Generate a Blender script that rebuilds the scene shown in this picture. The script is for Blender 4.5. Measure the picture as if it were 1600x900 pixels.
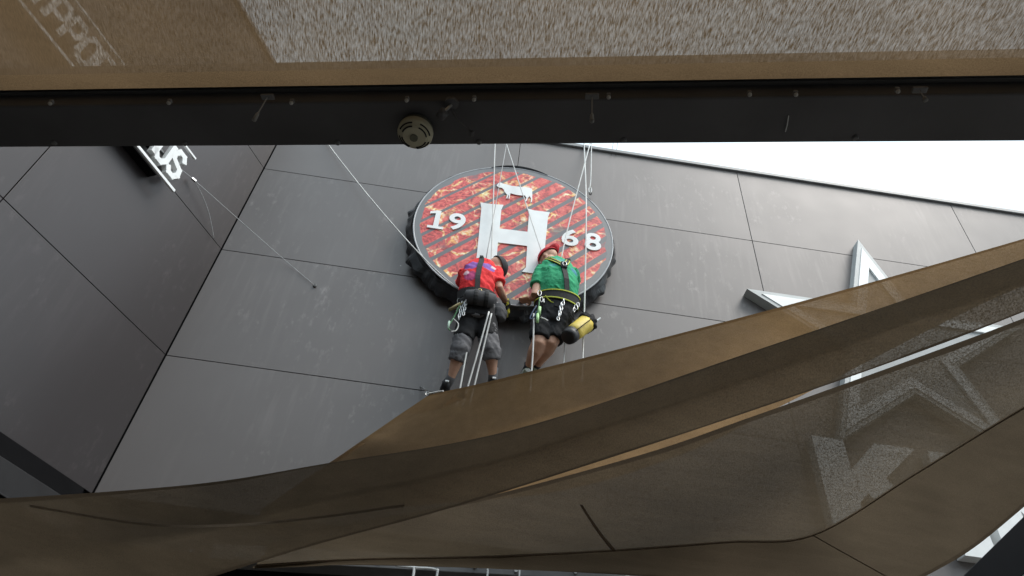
import bpy, bmesh, math, random
from mathutils import Vector, Matrix, noise
random.seed(7)
R_ = math.radians
for o in list(bpy.data.objects): bpy.data.objects.remove(o)
scn = bpy.context.scene
col = scn.collection

# ------------------------------------------------------------------ camera
CZ = 1.6                      # eye height above the terrace
F = 1100.0                    # focal length in px of the 1600 px wide photograph
yaw, pitch, roll = R_(2.8), R_(43.17), R_(6.25)
fw = Vector((math.sin(yaw)*math.cos(pitch), math.cos(yaw)*math.cos(pitch), math.sin(pitch)))
r0 = Vector((math.cos(yaw), -math.sin(yaw), 0)); u0 = r0.cross(fw)
rt = math.cos(roll)*r0 + math.sin(roll)*u0
up = -math.sin(roll)*r0 + math.cos(roll)*u0
CAM = Vector((0, 0, CZ))
cd = bpy.data.cameras.new('camera'); cam = bpy.data.objects.new('camera', cd); col.objects.link(cam)
cd.sensor_width = 36; cd.lens = F/1600*36; cd.clip_end = 500; cd.clip_start = .02
m = Matrix((rt, up, -fw)).transposed().to_4x4(); m.translation = CAM
cam.matrix_world = m
scn.camera = cam

# ------------------------------------------------------------------ sky, sun, exposure
SUN_EL, SUN_AZ = 56, 128      # azimuth measured from +Y (towards the facade) clockwise
w = bpy.data.worlds.new('World'); scn.world = w; w.use_nodes = True
nt = w.node_tree; nt.nodes.clear()
sky = nt.nodes.new('ShaderNodeTexSky'); sky.sky_type = 'NISHITA'; sky.sun_disc = False
sky.sun_elevation = R_(SUN_EL); sky.sun_rotation = R_(SUN_AZ)
sky.air_density = 1.2; sky.dust_density = 6.0; sky.ozone_density = 1.0; sky.altitude = 100
# thin even overcast: soft cloud sheet mixed over the clear sky
tc = nt.nodes.new('ShaderNodeTexCoord')
nz = nt.nodes.new('ShaderNodeTexNoise'); nz.inputs['Scale'].default_value = 2.2; nz.inputs['Detail'].default_value = 5
nt.links.new(tc.outputs['Generated'], nz.inputs['Vector'])
mr = nt.nodes.new('ShaderNodeMapRange'); mr.inputs[1].default_value = .35; mr.inputs[2].default_value = .65
mr.inputs[3].default_value = .62; mr.inputs[4].default_value = .92
nt.links.new(nz.outputs['Fac'], mr.inputs[0])
mx = nt.nodes.new('ShaderNodeMix'); mx.data_type = 'RGBA'
nt.links.new(mr.outputs[0], mx.inputs[0]); nt.links.new(sky.outputs[0], mx.inputs[6])
mx.inputs[7].default_value = (7.2, 8.5, 9.2, 1)
bg = nt.nodes.new('ShaderNodeBackground'); bg.inputs[1].default_value = .1
nt.links.new(mx.outputs[2], bg.inputs[0])
wo = nt.nodes.new('ShaderNodeOutputWorld'); nt.links.new(bg.outputs[0], wo.inputs[0])
sd = bpy.data.lights.new('sun', 'SUN'); sd.energy = 1.0; sd.angle = R_(28); sd.color = (1, .97, .92)
sun = bpy.data.objects.new('sun', sd); col.objects.link(sun)
az, el = R_(SUN_AZ), R_(SUN_EL)
sdir = Vector((math.sin(az)*math.cos(el), math.cos(az)*math.cos(el), math.sin(el)))
sun.rotation_euler = sdir.to_track_quat('Z', 'Y').to_euler()
vs = scn.view_settings; vs.view_transform = 'Standard'; vs.look = 'None'; vs.exposure = 1.0; vs.gamma = 1
scn.render.engine = 'CYCLES'
scn.cycles.transparent_max_bounces = 24
scn.cycles.max_bounces = 8

# ------------------------------------------------------------------ pixel helpers
def ray(px, py): return rt*((px-800)/F) + up*(-(py-450)/F) + fw
def at_y(px, py, y): d = ray(px, py); return CAM + d*(y/d.y)        # point on the vertical plane y
def at_h(px, py, h): d = ray(px, py); return CAM + d*(h/d.z)        # point h above the eye

# ------------------------------------------------------------------ materials
MATS = {}
def mat(name, color, rough=.6, metal=0, noise_amt=.12, nscale=8, bump=0, bscale=60, spec=.5, coat=0, stretch=None, color2=None, c2lo=.5, c2hi=.6, c2scale=3):
    if name in MATS: return MATS[name]
    M = bpy.data.materials.new(name); M.use_nodes = True; MATS[name] = M
    n = M.node_tree; b = n.nodes['Principled BSDF']
    b.inputs['Roughness'].default_value = rough; b.inputs['Metallic'].default_value = metal
    b.inputs['Specular IOR Level'].default_value = spec; b.inputs['Coat Weight'].default_value = coat
    t = n.nodes.new('ShaderNodeTexCoord'); mp = n.nodes.new('ShaderNodeMapping')
    n.links.new(t.outputs['Object'], mp.inputs[0])
    if stretch: mp.inputs['Scale'].default_value = stretch
    z = n.nodes.new('ShaderNodeTexNoise'); z.inputs['Scale'].default_value = nscale; z.inputs['Detail'].default_value = 6
    n.links.new(mp.outputs[0], z.inputs['Vector'])
    r = n.nodes.new('ShaderNodeMapRange'); r.inputs[3].default_value = 1-noise_amt; r.inputs[4].default_value = 1+noise_amt
    r.inputs[1].default_value = .3; r.inputs[2].default_value = .7
    n.links.new(z.outputs['Fac'], r.inputs[0])
    h = n.nodes.new('ShaderNodeHueSaturation'); h.inputs['Color'].default_value = (*color, 1)
    n.links.new(r.outputs[0], h.inputs['Value'])
    out = h.outputs[0]
    if color2:
        z2 = n.nodes.new('ShaderNodeTexNoise'); z2.inputs['Scale'].default_value = c2scale; z2.inputs['Detail'].default_value = 8
        n.links.new(mp.outputs[0], z2.inputs['Vector'])
        r2 = n.nodes.new('ShaderNodeMapRange'); r2.inputs[1].default_value = c2lo; r2.inputs[2].default_value = c2hi
        n.links.new(z2.outputs['Fac'], r2.inputs[0])
        x = n.nodes.new('ShaderNodeMix'); x.data_type = 'RGBA'; x.inputs[7].default_value = (*color2, 1)
        n.links.new(r2.outputs[0], x.inputs[0]); n.links.new(out, x.inputs[6]); out = x.outputs[2]
    n.links.new(out, b.inputs['Base Color'])
    if bump:
        zb = n.nodes.new('ShaderNodeTexNoise'); zb.inputs['Scale'].default_value = bscale; zb.inputs['Detail'].default_value = 4
        n.links.new(mp.outputs[0], zb.inputs['Vector'])
        bp = n.nodes.new('ShaderNodeBump'); bp.inputs['Strength'].default_value = bump; bp.inputs['Distance'].default_value = .01
        n.links.new(zb.outputs['Fac'], bp.inputs['Height']); n.links.new(bp.outputs[0], b.inputs['Normal'])
    return M

def wall_mat(name, color, rough, metal=.3):
    """coated cladding sheet: soft sheen, cloudy dirt, vertical run marks, pale scuffs"""
    M = bpy.data.materials.new(name); M.use_nodes = True; MATS[name] = M
    n = M.node_tree; L = n.links.new; b = n.nodes['Principled BSDF']
    oi = n.nodes.new('ShaderNodeObjectInfo'); t = n.nodes.new('ShaderNodeTexCoord')
    va = n.nodes.new('ShaderNodeVectorMath'); va.operation = 'ADD'
    sc = n.nodes.new('ShaderNodeMath'); sc.operation = 'MULTIPLY'; sc.inputs[1].default_value = 37.
    L(oi.outputs['Random'], sc.inputs[0]); L(t.outputs['Object'], va.inputs[0]); L(sc.outputs[0], va.inputs[1])
    def nse(scale, det, st=None, rough_=.5):
        mp = n.nodes.new('ShaderNodeMapping'); L(va.outputs[0], mp.inputs[0])
        if st: mp.inputs['Scale'].default_value = st
        z = n.nodes.new('ShaderNodeTexNoise'); z.inputs['Scale'].default_value = scale; z.inputs['Detail'].default_value = det
        z.inputs['Roughness'].default_value = rough_
        L(mp.outputs[0], z.inputs['Vector']); return z.outputs['Fac']
    def rng(f, a, b_, c, d):
        r = n.nodes.new('ShaderNodeMapRange'); L(f, r.inputs[0])
        for i, v in enumerate((a, b_, c, d)): r.inputs[i+1].default_value = v
        return r.outputs[0]
    def mixc(f, c1, c2):
        x = n.nodes.new('ShaderNodeMix'); x.data_type = 'RGBA'; L(f, x.inputs[0])
        if isinstance(c1, tuple): x.inputs[6].default_value = (*c1, 1)
        else: L(c1, x.inputs[6])
        x.inputs[7].default_value = (*c2, 1); return x.outputs[2]
    def mul(a, k):
        q = n.nodes.new('ShaderNodeMath'); q.operation = 'MULTIPLY'; L(a, q.inputs[0]); 
        if isinstance(k, (int, float)): q.inputs[1].default_value = k
        else: L(k, q.inputs[1])
        return q.outputs[0]
    b.inputs['Metallic'].default_value = metal; b.inputs['Specular IOR Level'].default_value = .6
    lite = tuple(min(1, v*1.6) for v in color); dark = tuple(v*.7 for v in color)
    c = mixc(rng(nse(1.1, 7), .35, .7, 0, .38), color, dark)
    c = mixc(rng(oi.outputs['Random'], 0, 1, 0, .22), c, lite)
    c = mixc(mul(rng(nse(3, 5, (6, 6, .6)), .50, .74, 0, .42), rng(nse(.9, 2), .42, .62, 0, 1)), c, lite)      # runs
    c = mixc(mul(rng(nse(14, 9, (1, 1, .5), .7), .55, .70, 0, .45), rng(nse(1.1, 3), .48, .62, 0, 1)), c, tuple(min(1, v*2.4) for v in color))   # scuffs
    vo = n.nodes.new('ShaderNodeTexVoronoi'); vo.inputs['Scale'].default_value = 2.6; L(va.outputs[0], vo.inputs['Vector'])
    c = mixc(rng(vo.outputs['Distance'], .012, .02, .7, 0), c, dark)
    vo2 = n.nodes.new('ShaderNodeTexVoronoi'); vo2.inputs['Scale'].default_value = 1.1; L(va.outputs[0], vo2.inputs['Vector'])
    c = mixc(rng(vo2.outputs['Distance'], .010, .016, .8, 0), c, (.6, .6, .6))
    L(c, b.inputs['Base Color'])
    L(rng(nse(2.2, 6), .3, .7, rough-.02, rough+.02), b.inputs['Roughness'])
    bp = n.nodes.new('ShaderNodeBump'); bp.inputs['Strength'].default_value = .008; bp.inputs['Distance'].default_value = .05
    L(nse(1.6, 2), bp.inputs['Height']); L(bp.outputs[0], b.inputs['Normal'])
    return M

def fabric_mat(name, dif, tra, holes, streak=(1, 1, 1), nsc=330):
    """knitted shade cloth: diffuse + light passing through the yarn + open stitches"""
    M = bpy.data.materials.new(name); M.use_nodes = True; MATS[name] = M
    n = M.node_tree; L = n.links.new; n.nodes.clear()
    t = n.nodes.new('ShaderNodeTexCoord'); mp = n.nodes.new('ShaderNodeMapping'); L(t.outputs['Object'], mp.inputs[0])
    mp.inputs['Rotation'].default_value = (0, 0, R_(10.7)); mp.inputs['Scale'].default_value = streak
    z = n.nodes.new('ShaderNodeTexNoise'); z.inputs['Scale'].default_value = 330; z.inputs['Detail'].default_value = 3; L(mp.outputs[0], z.inputs['Vector'])
    z2 = n.nodes.new('ShaderNodeTexNoise'); z2.inputs['Scale'].default_value = 1.7; z2.inputs['Detail'].default_value = 6; L(t.outputs['Object'], z2.inputs['Vector'])
    mp3 = n.nodes.new('ShaderNodeMapping'); L(t.outputs['Object'], mp3.inputs[0]); mp3.inputs['Rotation'].default_value = (0, 0, R_(22)); mp3.inputs['Scale'].default_value = (1, 7, 7)
    z3 = n.nodes.new('ShaderNodeTexNoise'); z3.inputs['Scale'].default_value = 2.4; z3.inputs['Detail'].default_value = 7; L(mp3.outputs[0], z3.inputs['Vector'])
    def rng(f, a, b_, c, d):
        r = n.nodes.new('ShaderNodeMapRange'); L(f, r.inputs[0])
        for i, v in enumerate((a, b_, c, d)): r.inputs[i+1].default_value = v
        return r.outputs[0]
    ad = n.nodes.new('ShaderNodeMath'); ad.operation = 'MULTIPLY'; L(rng(z2.outputs['Fac'], .3, .7, .86, 1.14), ad.inputs[0]); L(rng(z3.outputs['Fac'], .3, .7, .93, 1.07), ad.inputs[1])
    ad2 = n.nodes.new('ShaderNodeMath'); ad2.operation = 'MULTIPLY'; L(ad.outputs[0], ad2.inputs[0]); L(rng(z.outputs['Fac'], .3, .7, .80, 1.20), ad2.inputs[1]); ad = ad2
    def tint(c):
        h = n.nodes.new('ShaderNodeHueSaturation'); h.inputs['Color'].default_value = (*c, 1); L(ad.outputs[0], h.inputs['Value']); return h.outputs[0]
    d = n.nodes.new('ShaderNodeBsdfDiffuse'); L(tint(dif), d.inputs[0])
    tr = n.nodes.new('ShaderNodeBsdfTranslucent'); L(tint(tra), tr.inputs[0])
    a = n.nodes.new('ShaderNodeAddShader'); L(d.outputs[0], a.inputs[0]); L(tr.outputs[0], a.inputs[1])
    tp = n.nodes.new('ShaderNodeBsdfTransparent'); x = n.nodes.new('ShaderNodeMixShader')
    z.inputs['Scale'].default_value = nsc
    L(rng(z.outputs['Fac'], .34, .68, 0, holes*2.1), x.inputs[0]); L(a.outputs[0], x.inputs[1]); L(tp.outputs[0], x.inputs[2])
    bp = n.nodes.new('ShaderNodeBump'); bp.inputs['Strength'].default_value = .16; bp.inputs['Distance'].default_value = .02
    L(z3.outputs['Fac'], bp.inputs['Height']); L(bp.outputs[0], d.inputs['Normal']); L(bp.outputs[0], tr.inputs['Normal'])
    o = n.nodes.new('ShaderNodeOutputMaterial'); L((x if holes > 0 else a).outputs[0], o.inputs[0])
    return M

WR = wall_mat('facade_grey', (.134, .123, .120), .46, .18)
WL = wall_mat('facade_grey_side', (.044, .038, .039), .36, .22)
DARK = mat('dark_backing', (.008, .008, .009), .9, spec=.1)
STEEL = mat('dark_steel', (.095, .096, .102), .55, noise_amt=.25, nscale=3, bump=.1, bscale=25)
STEELG = mat('grey_steel', (.17, .172, .175), .5, noise_amt=.2, nscale=5)
COPE = mat('coping_metal', (.2, .205, .21), .4)
WHITE = mat('white_paint', (.84, .86, .86), .45, noise_amt=.05)
PALE = mat('pale_grey_paint', (.46, .48, .48), .45, noise_amt=.08)
MIDG = mat('mid_grey_panel', (.33, .345, .35), .5, noise_amt=.08)
GREYSIDE = mat('sign_side_grey', (.2, .21, .215), .5)
ROPE = mat('white_rope', (.72, .72, .7), .8, bump=.3, bscale=400)
WIRE = mat('thin_wire', (.45, .46, .47), .5)
BLACK = mat('black_webbing', (.016, .016, .017), .75, bump=.2, bscale=200)
METAL = mat('bright_metal', (.6, .6, .6), .3, metal=1)
BRASS = mat('gold_metal', (.62, .5, .22), .35, metal=1)
YEL = mat('yellow_edge', (.55, .6, .05), .6)
SKIN = mat('skin', (.56, .32, .22), .55, noise_amt=.15, nscale=14, bump=.1, bscale=90)
SAIL = fabric_mat('shade_cloth', (.100, .067, .037), (.138, .088, .044), .040, (.8, .5, .8), 300)
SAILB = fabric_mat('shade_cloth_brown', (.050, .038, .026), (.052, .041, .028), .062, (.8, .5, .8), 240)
HEMB = fabric_mat('shade_cloth_brown_hem', (.047, .037, .026), (.034, .026, .018), 0)
SAILBD = fabric_mat('shade_cloth_brown_double', (.054, .043, .030), (.050, .039, .027), 0)
SAILT = fabric_mat('shade_cloth_taut', (.072, .048, .027), (.074, .049, .027), .062, (1.1, .16, 1), 340)
SAILD = fabric_mat('shade_cloth_double', (.078, .052, .029), (.080, .053, .029), 0)
HEM = fabric_mat('shade_cloth_hem', (.090, .057, .030), (.095, .057, .027), 0)
HEMT = fabric_mat('shade_cloth_patch', (.10, .063, .033), (.45, .40, .34), 0)
WEB = fabric_mat('seam_cloth', (.046, .036, .026), (.28, .24, .20), 0)

# ------------------------------------------------------------------ object helpers
def link(name, mesh, material, parent=None):
    o = bpy.data.objects.new(name, mesh); col.objects.link(o)
    if material and not mesh.materials: mesh.materials.append(material)
    if parent: o.parent = parent
    return o
def thing(name, label, cat, loc=(0, 0, 0), group=None):
    o = bpy.data.objects.new(name, None); col.objects.link(o); o.location = loc; o.empty_display_size = .1
    return tag(o, label, cat, group)
def tag(o, label, cat, group=None):
    o['label'] = label; o['category'] = cat
    if group: o['group'] = group
    return o
def wloc(o):
    v = Vector((0, 0, 0))
    while o: v += o.location; o = o.parent
    return v
def build(name, bm, material, parent=None, smooth=False, base=None):
    """bmesh in world coordinates -> one mesh object (child of parent, or standing at base)"""
    off = wloc(parent) if parent else (Vector(base) if base is not None else Vector((0, 0, 0)))
    bmesh.ops.translate(bm, verts=bm.verts, vec=-off)
    bmesh.ops.recalc_face_normals(bm, faces=bm.faces)
    me = bpy.data.meshes.new(name); bm.to_mesh(me); bm.free()
    if smooth:
        for p in me.polygons: p.use_smooth = True
    o = link(name, me, material, parent)
    if not parent and base is not None: o.location = base
    return o
def box(bm, c, s, axes=None):
    ax = axes or (Vector((1, 0, 0)), Vector((0, 1, 0)), Vector((0, 0, 1)))
    v = [bm.verts.new(Vector(c)+ax[0]*(s[0]/2*i)+ax[1]*(s[1]/2*j)+ax[2]*(s[2]/2*k)) for i in (-1, 1) for j in (-1, 1) for k in (-1, 1)]
    for f in ((0, 1, 3, 2), (4, 6, 7, 5), (0, 4, 5, 1), (2, 3, 7, 6), (0, 2, 6, 4), (1, 5, 7, 3)): bm.faces.new([v[i] for i in f])
def bevbox(bm, c, s, axes=None, b=.004):
    t = bmesh.new(); box(t, c, s, axes); bmesh.ops.bevel(t, geom=t.edges[:], offset=b, segments=2, affect='EDGES', profile=.5)
    merge(bm, t)
def merge(bm, t):
    me = bpy.data.meshes.new('tmp'); t.to_mesh(me); t.free(); bm.from_mesh(me); bpy.data.meshes.remove(me)
def frame_at(t, ref=Vector((0, 0, 1))):
    t = t.normalized()
    if abs(t.dot(ref)) > .95: ref = Vector((1, 0, 0))
    a = t.cross(ref).normalized(); return a, a.cross(t).normalized()
def tube(bm, pts, rad, n=8, closed=False, side=None, cap=True, power=2.0):
    """sweep an ellipse; rad is a number or a list of numbers / (a,b); side = direction of half-axis a"""
    pts = [Vector(p) for p in pts]; N = len(pts); rings = []
    pa = None
    for i, p in enumerate(pts):
        if closed: t = pts[(i+1) % N]-pts[i-1]
        else: t = pts[min(i+1, N-1)]-pts[max(i-1, 0)]
        t.normalize()
        if side is not None: a = (Vector(side)-t*Vector(side).dot(t)).normalized()
        elif pa is None: a, _ = frame_at(t)
        else: a = (pa-t*pa.dot(t)).normalized()
        pa = a; b = t.cross(a).normalized()
        r = rad[i] if isinstance(rad, (list, tuple)) else rad
        ra, rb = r if isinstance(r, (list, tuple)) else (r, r)
        ring = []
        for k in range(n):
            th = 2*math.pi*k/n; c, s = math.cos(th), math.sin(th)
            if power != 2: c = math.copysign(abs(c)**(2/power), c); s = math.copysign(abs(s)**(2/power), s)
            ring.append(bm.verts.new(p+a*(ra*c)+b*(rb*s)))
        rings.append(ring)
    for i in range(N if closed else N-1):
        A, B = rings[i], rings[(i+1) % N]
        for k in range(n): bm.faces.new((A[k], A[(k+1) % n], B[(k+1) % n], B[k]))
    if cap and not closed: bm.faces.new(rings[0][::-1]); bm.faces.new(rings[-1])
    return rings
def spline(pts, k=6):
    pts = [Vector(p) for p in pts]; out = []
    for i in range(len(pts)-1):
        p0 = pts[max(i-1, 0)]; p1 = pts[i]; p2 = pts[i+1]; p3 = pts[min(i+2, len(pts)-1)]
        for j in range(k):
            t = j/k
            out.append(.5*((2*p1)+(p2-p0)*t+(2*p0-5*p1+4*p2-p3)*t*t+(3*p1-p0-3*p2+p3)*t**3))
    out.append(pts[-1]); return out
def prism(bm, poly, depth_vec):
    """polygon (list of 3D points) extruded by depth_vec"""
    a = [bm.verts.new(p) for p in poly]; b = [bm.verts.new(Vector(p)+depth_vec) for p in poly]
    bm.faces.new(a); bm.faces.new(b[::-1]); n = len(a)
    for i in range(n): bm.faces.new((a[i], b[i], b[(i+1) % n], a[(i+1) % n]))
def sphere(bm, c, r, seg=16, ring=10, mtx=None):
    t = bmesh.new(); bmesh.ops.create_uvsphere(t, u_segments=seg, v_segments=ring, radius=1)
    s = r if isinstance(r, (tuple, list)) else (r, r, r)
    M_ = Matrix.Translation(c) @ (mtx.to_4x4() if mtx else Matrix.Identity(4)) @ Matrix.Diagonal((*s, 1))
    bmesh.ops.transform(t, matrix=M_, verts=t.verts); merge(bm, t)
def organic(name, bm, material, parent, voxel=.01, it=6, bump_seed=0, wrinkle=0, wscale=14):
    """fuse the shapes in bm into one continuous skin"""
    bmesh.ops.recalc_face_normals(bm, faces=bm.faces)
    me = bpy.data.meshes.new('tmp'); bm.to_mesh(me); bm.free()
    o = bpy.data.objects.new('tmp', me); col.objects.link(o)
    md = o.modifiers.new('r', 'REMESH'); md.mode = 'VOXEL'; md.voxel_size = voxel; md.use_smooth_shade = True
    ms = o.modifiers.new('s', 'SMOOTH'); ms.iterations = it; ms.factor = .5
    dg = bpy.context.evaluated_depsgraph_get(); dg.update()
    me2 = bpy.data.meshes.new_from_object(o.evaluated_get(dg)); bpy.data.objects.remove(o); bpy.data.meshes.remove(me)
    off = wloc(parent)
    for v in me2.vertices:
        if wrinkle:
            q = v.co*wscale; q = Vector((q.x+bump_seed, q.y, q.z*1.4+q.x*.8))
            v.co += v.normal*(wrinkle*(1.1*noise.noise(q)+.8*(.35-abs(noise.noise(Vector((q.x*.7, q.y*.7, q.z*1.6))+Vector((5, 3, 1)))))+.5*noise.noise(q*2.6)))
        v.co -= off
    for p in me2.polygons: p.use_smooth = True
    me2.materials.clear(); me2.name = name
    return link(name, me2, material, parent)

# ================================================================== SETTING
D = 5.0                                        # distance from the eye to the main facade
def FX(x): return x*D
def FZ(z): return z*D+CZ
bm = bmesh.new(); box(bm, (0, 0, -.06), (60, 60, .12))
fl = build('terrace_floor', bm, mat('terrace_paving', (.16, .145, .13), .8, noise_amt=.2, nscale=3)); fl['kind'] = 'structure'

# ------------------------------------------------------------------ building with its cladding sheets
bld = thing('building', 'grey panel clad building with two walls meeting at an inside corner', 'building', (FX(-.512), D, 0))
XC = FX(-.512)
rows = [.424, .675, .931, 1.185, 1.432]
cols = [-.512, .031, .567, 1.109, 1.651, 2.19, 2.73]
GAP = .007
for i in range(len(cols)-1):
    for j in range(4):
        x0, x1, z0, z1 = FX(cols[i])+GAP/2, FX(cols[i+1])-GAP/2, FZ(rows[j])+GAP/2, FZ(rows[j+1])-GAP/2
        bm = bmesh.new(); bevbox(bm, ((x0+x1)/2, D+.006, (z0+z1)/2), (x1-x0, .012, z1-z0), b=.0015)
        build('wall_panel', bm, WR, bld)
LA = R_(65.5); ld = Vector((math.cos(LA), math.sin(LA), 0)); ln = Vector((math.sin(LA), -math.cos(LA), 0))   # along side wall, its outward normal
def LP(s, z, out=0): return Vector((XC, D, 0))+ld*(s*D)+ln*out+Vector((0, 0, FZ(z)))     # point on side wall
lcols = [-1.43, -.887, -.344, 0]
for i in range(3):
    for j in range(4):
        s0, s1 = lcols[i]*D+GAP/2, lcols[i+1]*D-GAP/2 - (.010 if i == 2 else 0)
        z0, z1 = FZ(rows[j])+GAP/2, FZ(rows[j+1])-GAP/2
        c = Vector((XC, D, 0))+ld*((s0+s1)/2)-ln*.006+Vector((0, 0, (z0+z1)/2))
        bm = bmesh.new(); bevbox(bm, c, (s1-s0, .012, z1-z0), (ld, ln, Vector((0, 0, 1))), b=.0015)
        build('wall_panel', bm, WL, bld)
# core behind the sheets
bm = bmesh.new()
box(bm, (FX(1.11)-.1, D+.27, (FZ(1.428)+0)/2), (FX(3.24)+.1, .5, FZ(1.428)))
c = Vector((XC, D, 0))+ld*(-.715*D+.1)-ln*.27+Vector((0, 0, FZ(1.428)/2)); box(bm, c, (1.43*D+.15, .5, FZ(1.426)), (ld, ln, Vector((0, 0, 1))))
build('wall_core', bm, DARK, bld)
# coping
bm = bmesh.new()
bevbox(bm, (FX(1.11), D+.22, FZ(1.432)+.03), (FX(3.24), .5, .055), b=.006)
build('coping', bm, COPE, bld)
bm = bmesh.new()
c = Vector((XC, D, 0))+ld*(-.715*D)-ln*.22+Vector((0, 0, FZ(1.432)+.031)); bevbox(bm, c, (1.43*D, .5, .055), (ld, ln, Vector((0, 0, 1))), b=.006)
build('coping', bm, COPE, bld)
# steel channel closing the cladding at its foot
def channel(p0, p1, nrm):
    d = (p1-p0); L_ = d.length; d.normalize(); mid = (p0+p1)/2; zv = Vector((0, 0, 1))
    bm = bmesh.new()
    box(bm, mid+nrm*.01+zv*-.075, (L_, .02, .14), (d, nrm, zv)); a = build('shadow_gap_strip', bm, DARK, bld)  # shadow gap under the cladding, drawn as a near-black solid strip
    bm = bmesh.new()
    bevbox(bm, mid+nrm*.05+zv*-.26, (L_, .10, .20), (d, nrm, zv), b=.004)
    bevbox(bm, mid+nrm*.08+zv*-.367, (L_, .16, .012), (d, nrm, zv), b=.003)
    build('base_channel', bm, mat('channel_steel', (.028, .028, .030), .6, spec=.25), bld)
    bm = bmesh.new(); box(bm, mid+nrm*.02+zv*-.70, (L_, .04, .62), (d, nrm, zv)); build('base_soffit', bm, DARK, bld)
channel(LP(-1.3, .424), LP(-.02, .424), ln)
channel(Vector((XC+.12, D, FZ(.424))), Vector((FX(2.6), D, FZ(.424))), Vector((0, -1, 0)))

# ------------------------------------------------------------------ unseen building added behind the viewer to block light and shade the terrace
opp = thing('blocker_building', 'plain brown building added out of view to shade the terrace', 'building', (0, -4.2, 0))
RENDER = mat('brown_render', (.21, .18, .15), .85, noise_amt=.15, nscale=4, bump=.2, bscale=40)
bm = bmesh.new(); bevbox(bm, (0, -4.5, 4.0), (26, .6, 8.0), b=.02); build('wall', bm, RENDER, opp)
bm = bmesh.new(); bevbox(bm, (0, -4.45, 8.06), (26.2, .9, .12), b=.02); build('parapet_cap', bm, COPE, opp)
for k in range(6):
    x = -7.5+3*k
    bm = bmesh.new(); bevbox(bm, (x, -4.185, 5.4), (1.5, .05, 1.7), b=.01); o = build('window_frame', bm, STEEL, opp)
    bm = bmesh.new(); box(bm, (x, -4.155, 5.4), (1.36, .012, 1.56)); build('pane', bm, mat('dark_glass', (.02, .022, .025), .08), o)
bm = bmesh.new(); bevbox(bm, (0, -3.0, 3.62), (14, 2.4, .10), b=.01); build('added_canopy', bm, RENDER, opp)  # added cover, out of view, keeps sky light off the terrace

# ------------------------------------------------------------------ pergola frame
PA = R_(-10.7); pd = Vector((math.cos(PA), math.sin(PA), 0)); pn = Vector((-math.sin(PA), math.cos(PA), 0)); zv = Vector((0, 0, 1))
HB = 1.6                                        # beam underside above the eye
def PP(a, b, h): return CAM+pd*a+pn*b+zv*h      # pergola coordinates: along beam, across, height above eye
perg = thing('pergola', 'dark steel pergola frame with a wide beam over the terrace', 'pergola', PP(0, 0, -CZ))
bfar = at_h(800, 226, HB); bB = (bfar-CAM).dot(pn)              # far lower edge
bnear = at_h(800, 156, HB); bA = (bnear-CAM).dot(pn)
bm = bmesh.new(); bevbox(bm, PP(.45, (bA+bB)/2, HB+.11), (7.7, bB-bA, .22), (pd, pn, zv), b=.006)
build('beam', bm, STEEL, perg)
lipn = at_h(800, 133, HB+.055); bL = (lipn-CAM).dot(pn)
bm = bmesh.new()
bevbox(bm, PP(.45, bL+.022, HB+.085), (7.7, .044, .06), (pd, pn, zv), b=.004)                   # track that takes the cloth edge
build('edge_track', bm, mat('track_aluminium', (.12, .12, .12), .5), perg)
bm = bmesh.new(); box(bm, PP(0, (bL+.044+bA)/2, HB+.10), (7.6, bA-bL-.048, .02), (pd, pn, zv)); build('track_web', bm, DARK, perg)
# right side beam
s1 = at_h(1510, 900, HB+.2); s2 = at_h(1600, 815, HB+.2); sa = ((s1-CAM).dot(pd)+(s2-CAM).dot(pd))/2
bm = bmesh.new(); bevbox(bm, PP(sa+.11, 1.75, HB+.11), (.22, 7.0, .22), (pd, pn, zv), b=.006); build('side_beam', bm, mat('side_beam_steel', (.02, .022, .028), .45), perg)
bm = bmesh.new(); tube(bm, [PP(sa+.006, -1.7, HB-.004), PP(sa+.006, 5.2, HB-.004)], .006, 6); build('edge_strip', bm, WHITE, perg)
bm = bmesh.new(); bevbox(bm, PP(-3.3, .65, HB+.11), (.22, 4.7, .22), (pd, pn, zv), b=.006); build('side_beam', bm, STEEL, perg)
# far beam with bolts
fb = at_h(620, 886, HB); fB = (fb-CAM).dot(pn)
FBT = HB+.12
fbq = at_h(620, 884, FBT); fB = (fbq-CAM).dot(pn)
bm = bmesh.new(); bevbox(bm, PP(.2, fB+.08, FBT+.03), (5.2, .16, .10), (pd, pn, zv), b=.005); build('far_beam', bm, STEELG, perg)
bm = bmesh.new(); t0 = random.Random(2)
for k in range(12):
    a = -2.6+k*.32+t0.uniform(-.08, .08)
    b2 = bmesh.new(); bmesh.ops.create_cone(b2, cap_ends=True, segments=8, radius1=.014, radius2=.012, depth=.016)
    bmesh.ops.transform(b2, matrix=Matrix.Translation(PP(a, fB-.006, FBT+.02-.012*(k % 2))) @ Matrix.Rotation(R_(90), 4, 'X'), verts=b2.verts)
    build('bolt', b2, METAL, perg)
bm.free()
for a in (-3.3, sa+.11):
    for b in (-1.6, 2.9 if a < 0 else 5.15):
        bm = bmesh.new(); bevbox(bm, PP(a, b, (HB-CZ)/2), (.16, .16, HB+CZ-.004), (pd, pn, zv), b=.005); build('post', bm, STEEL, perg)

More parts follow.
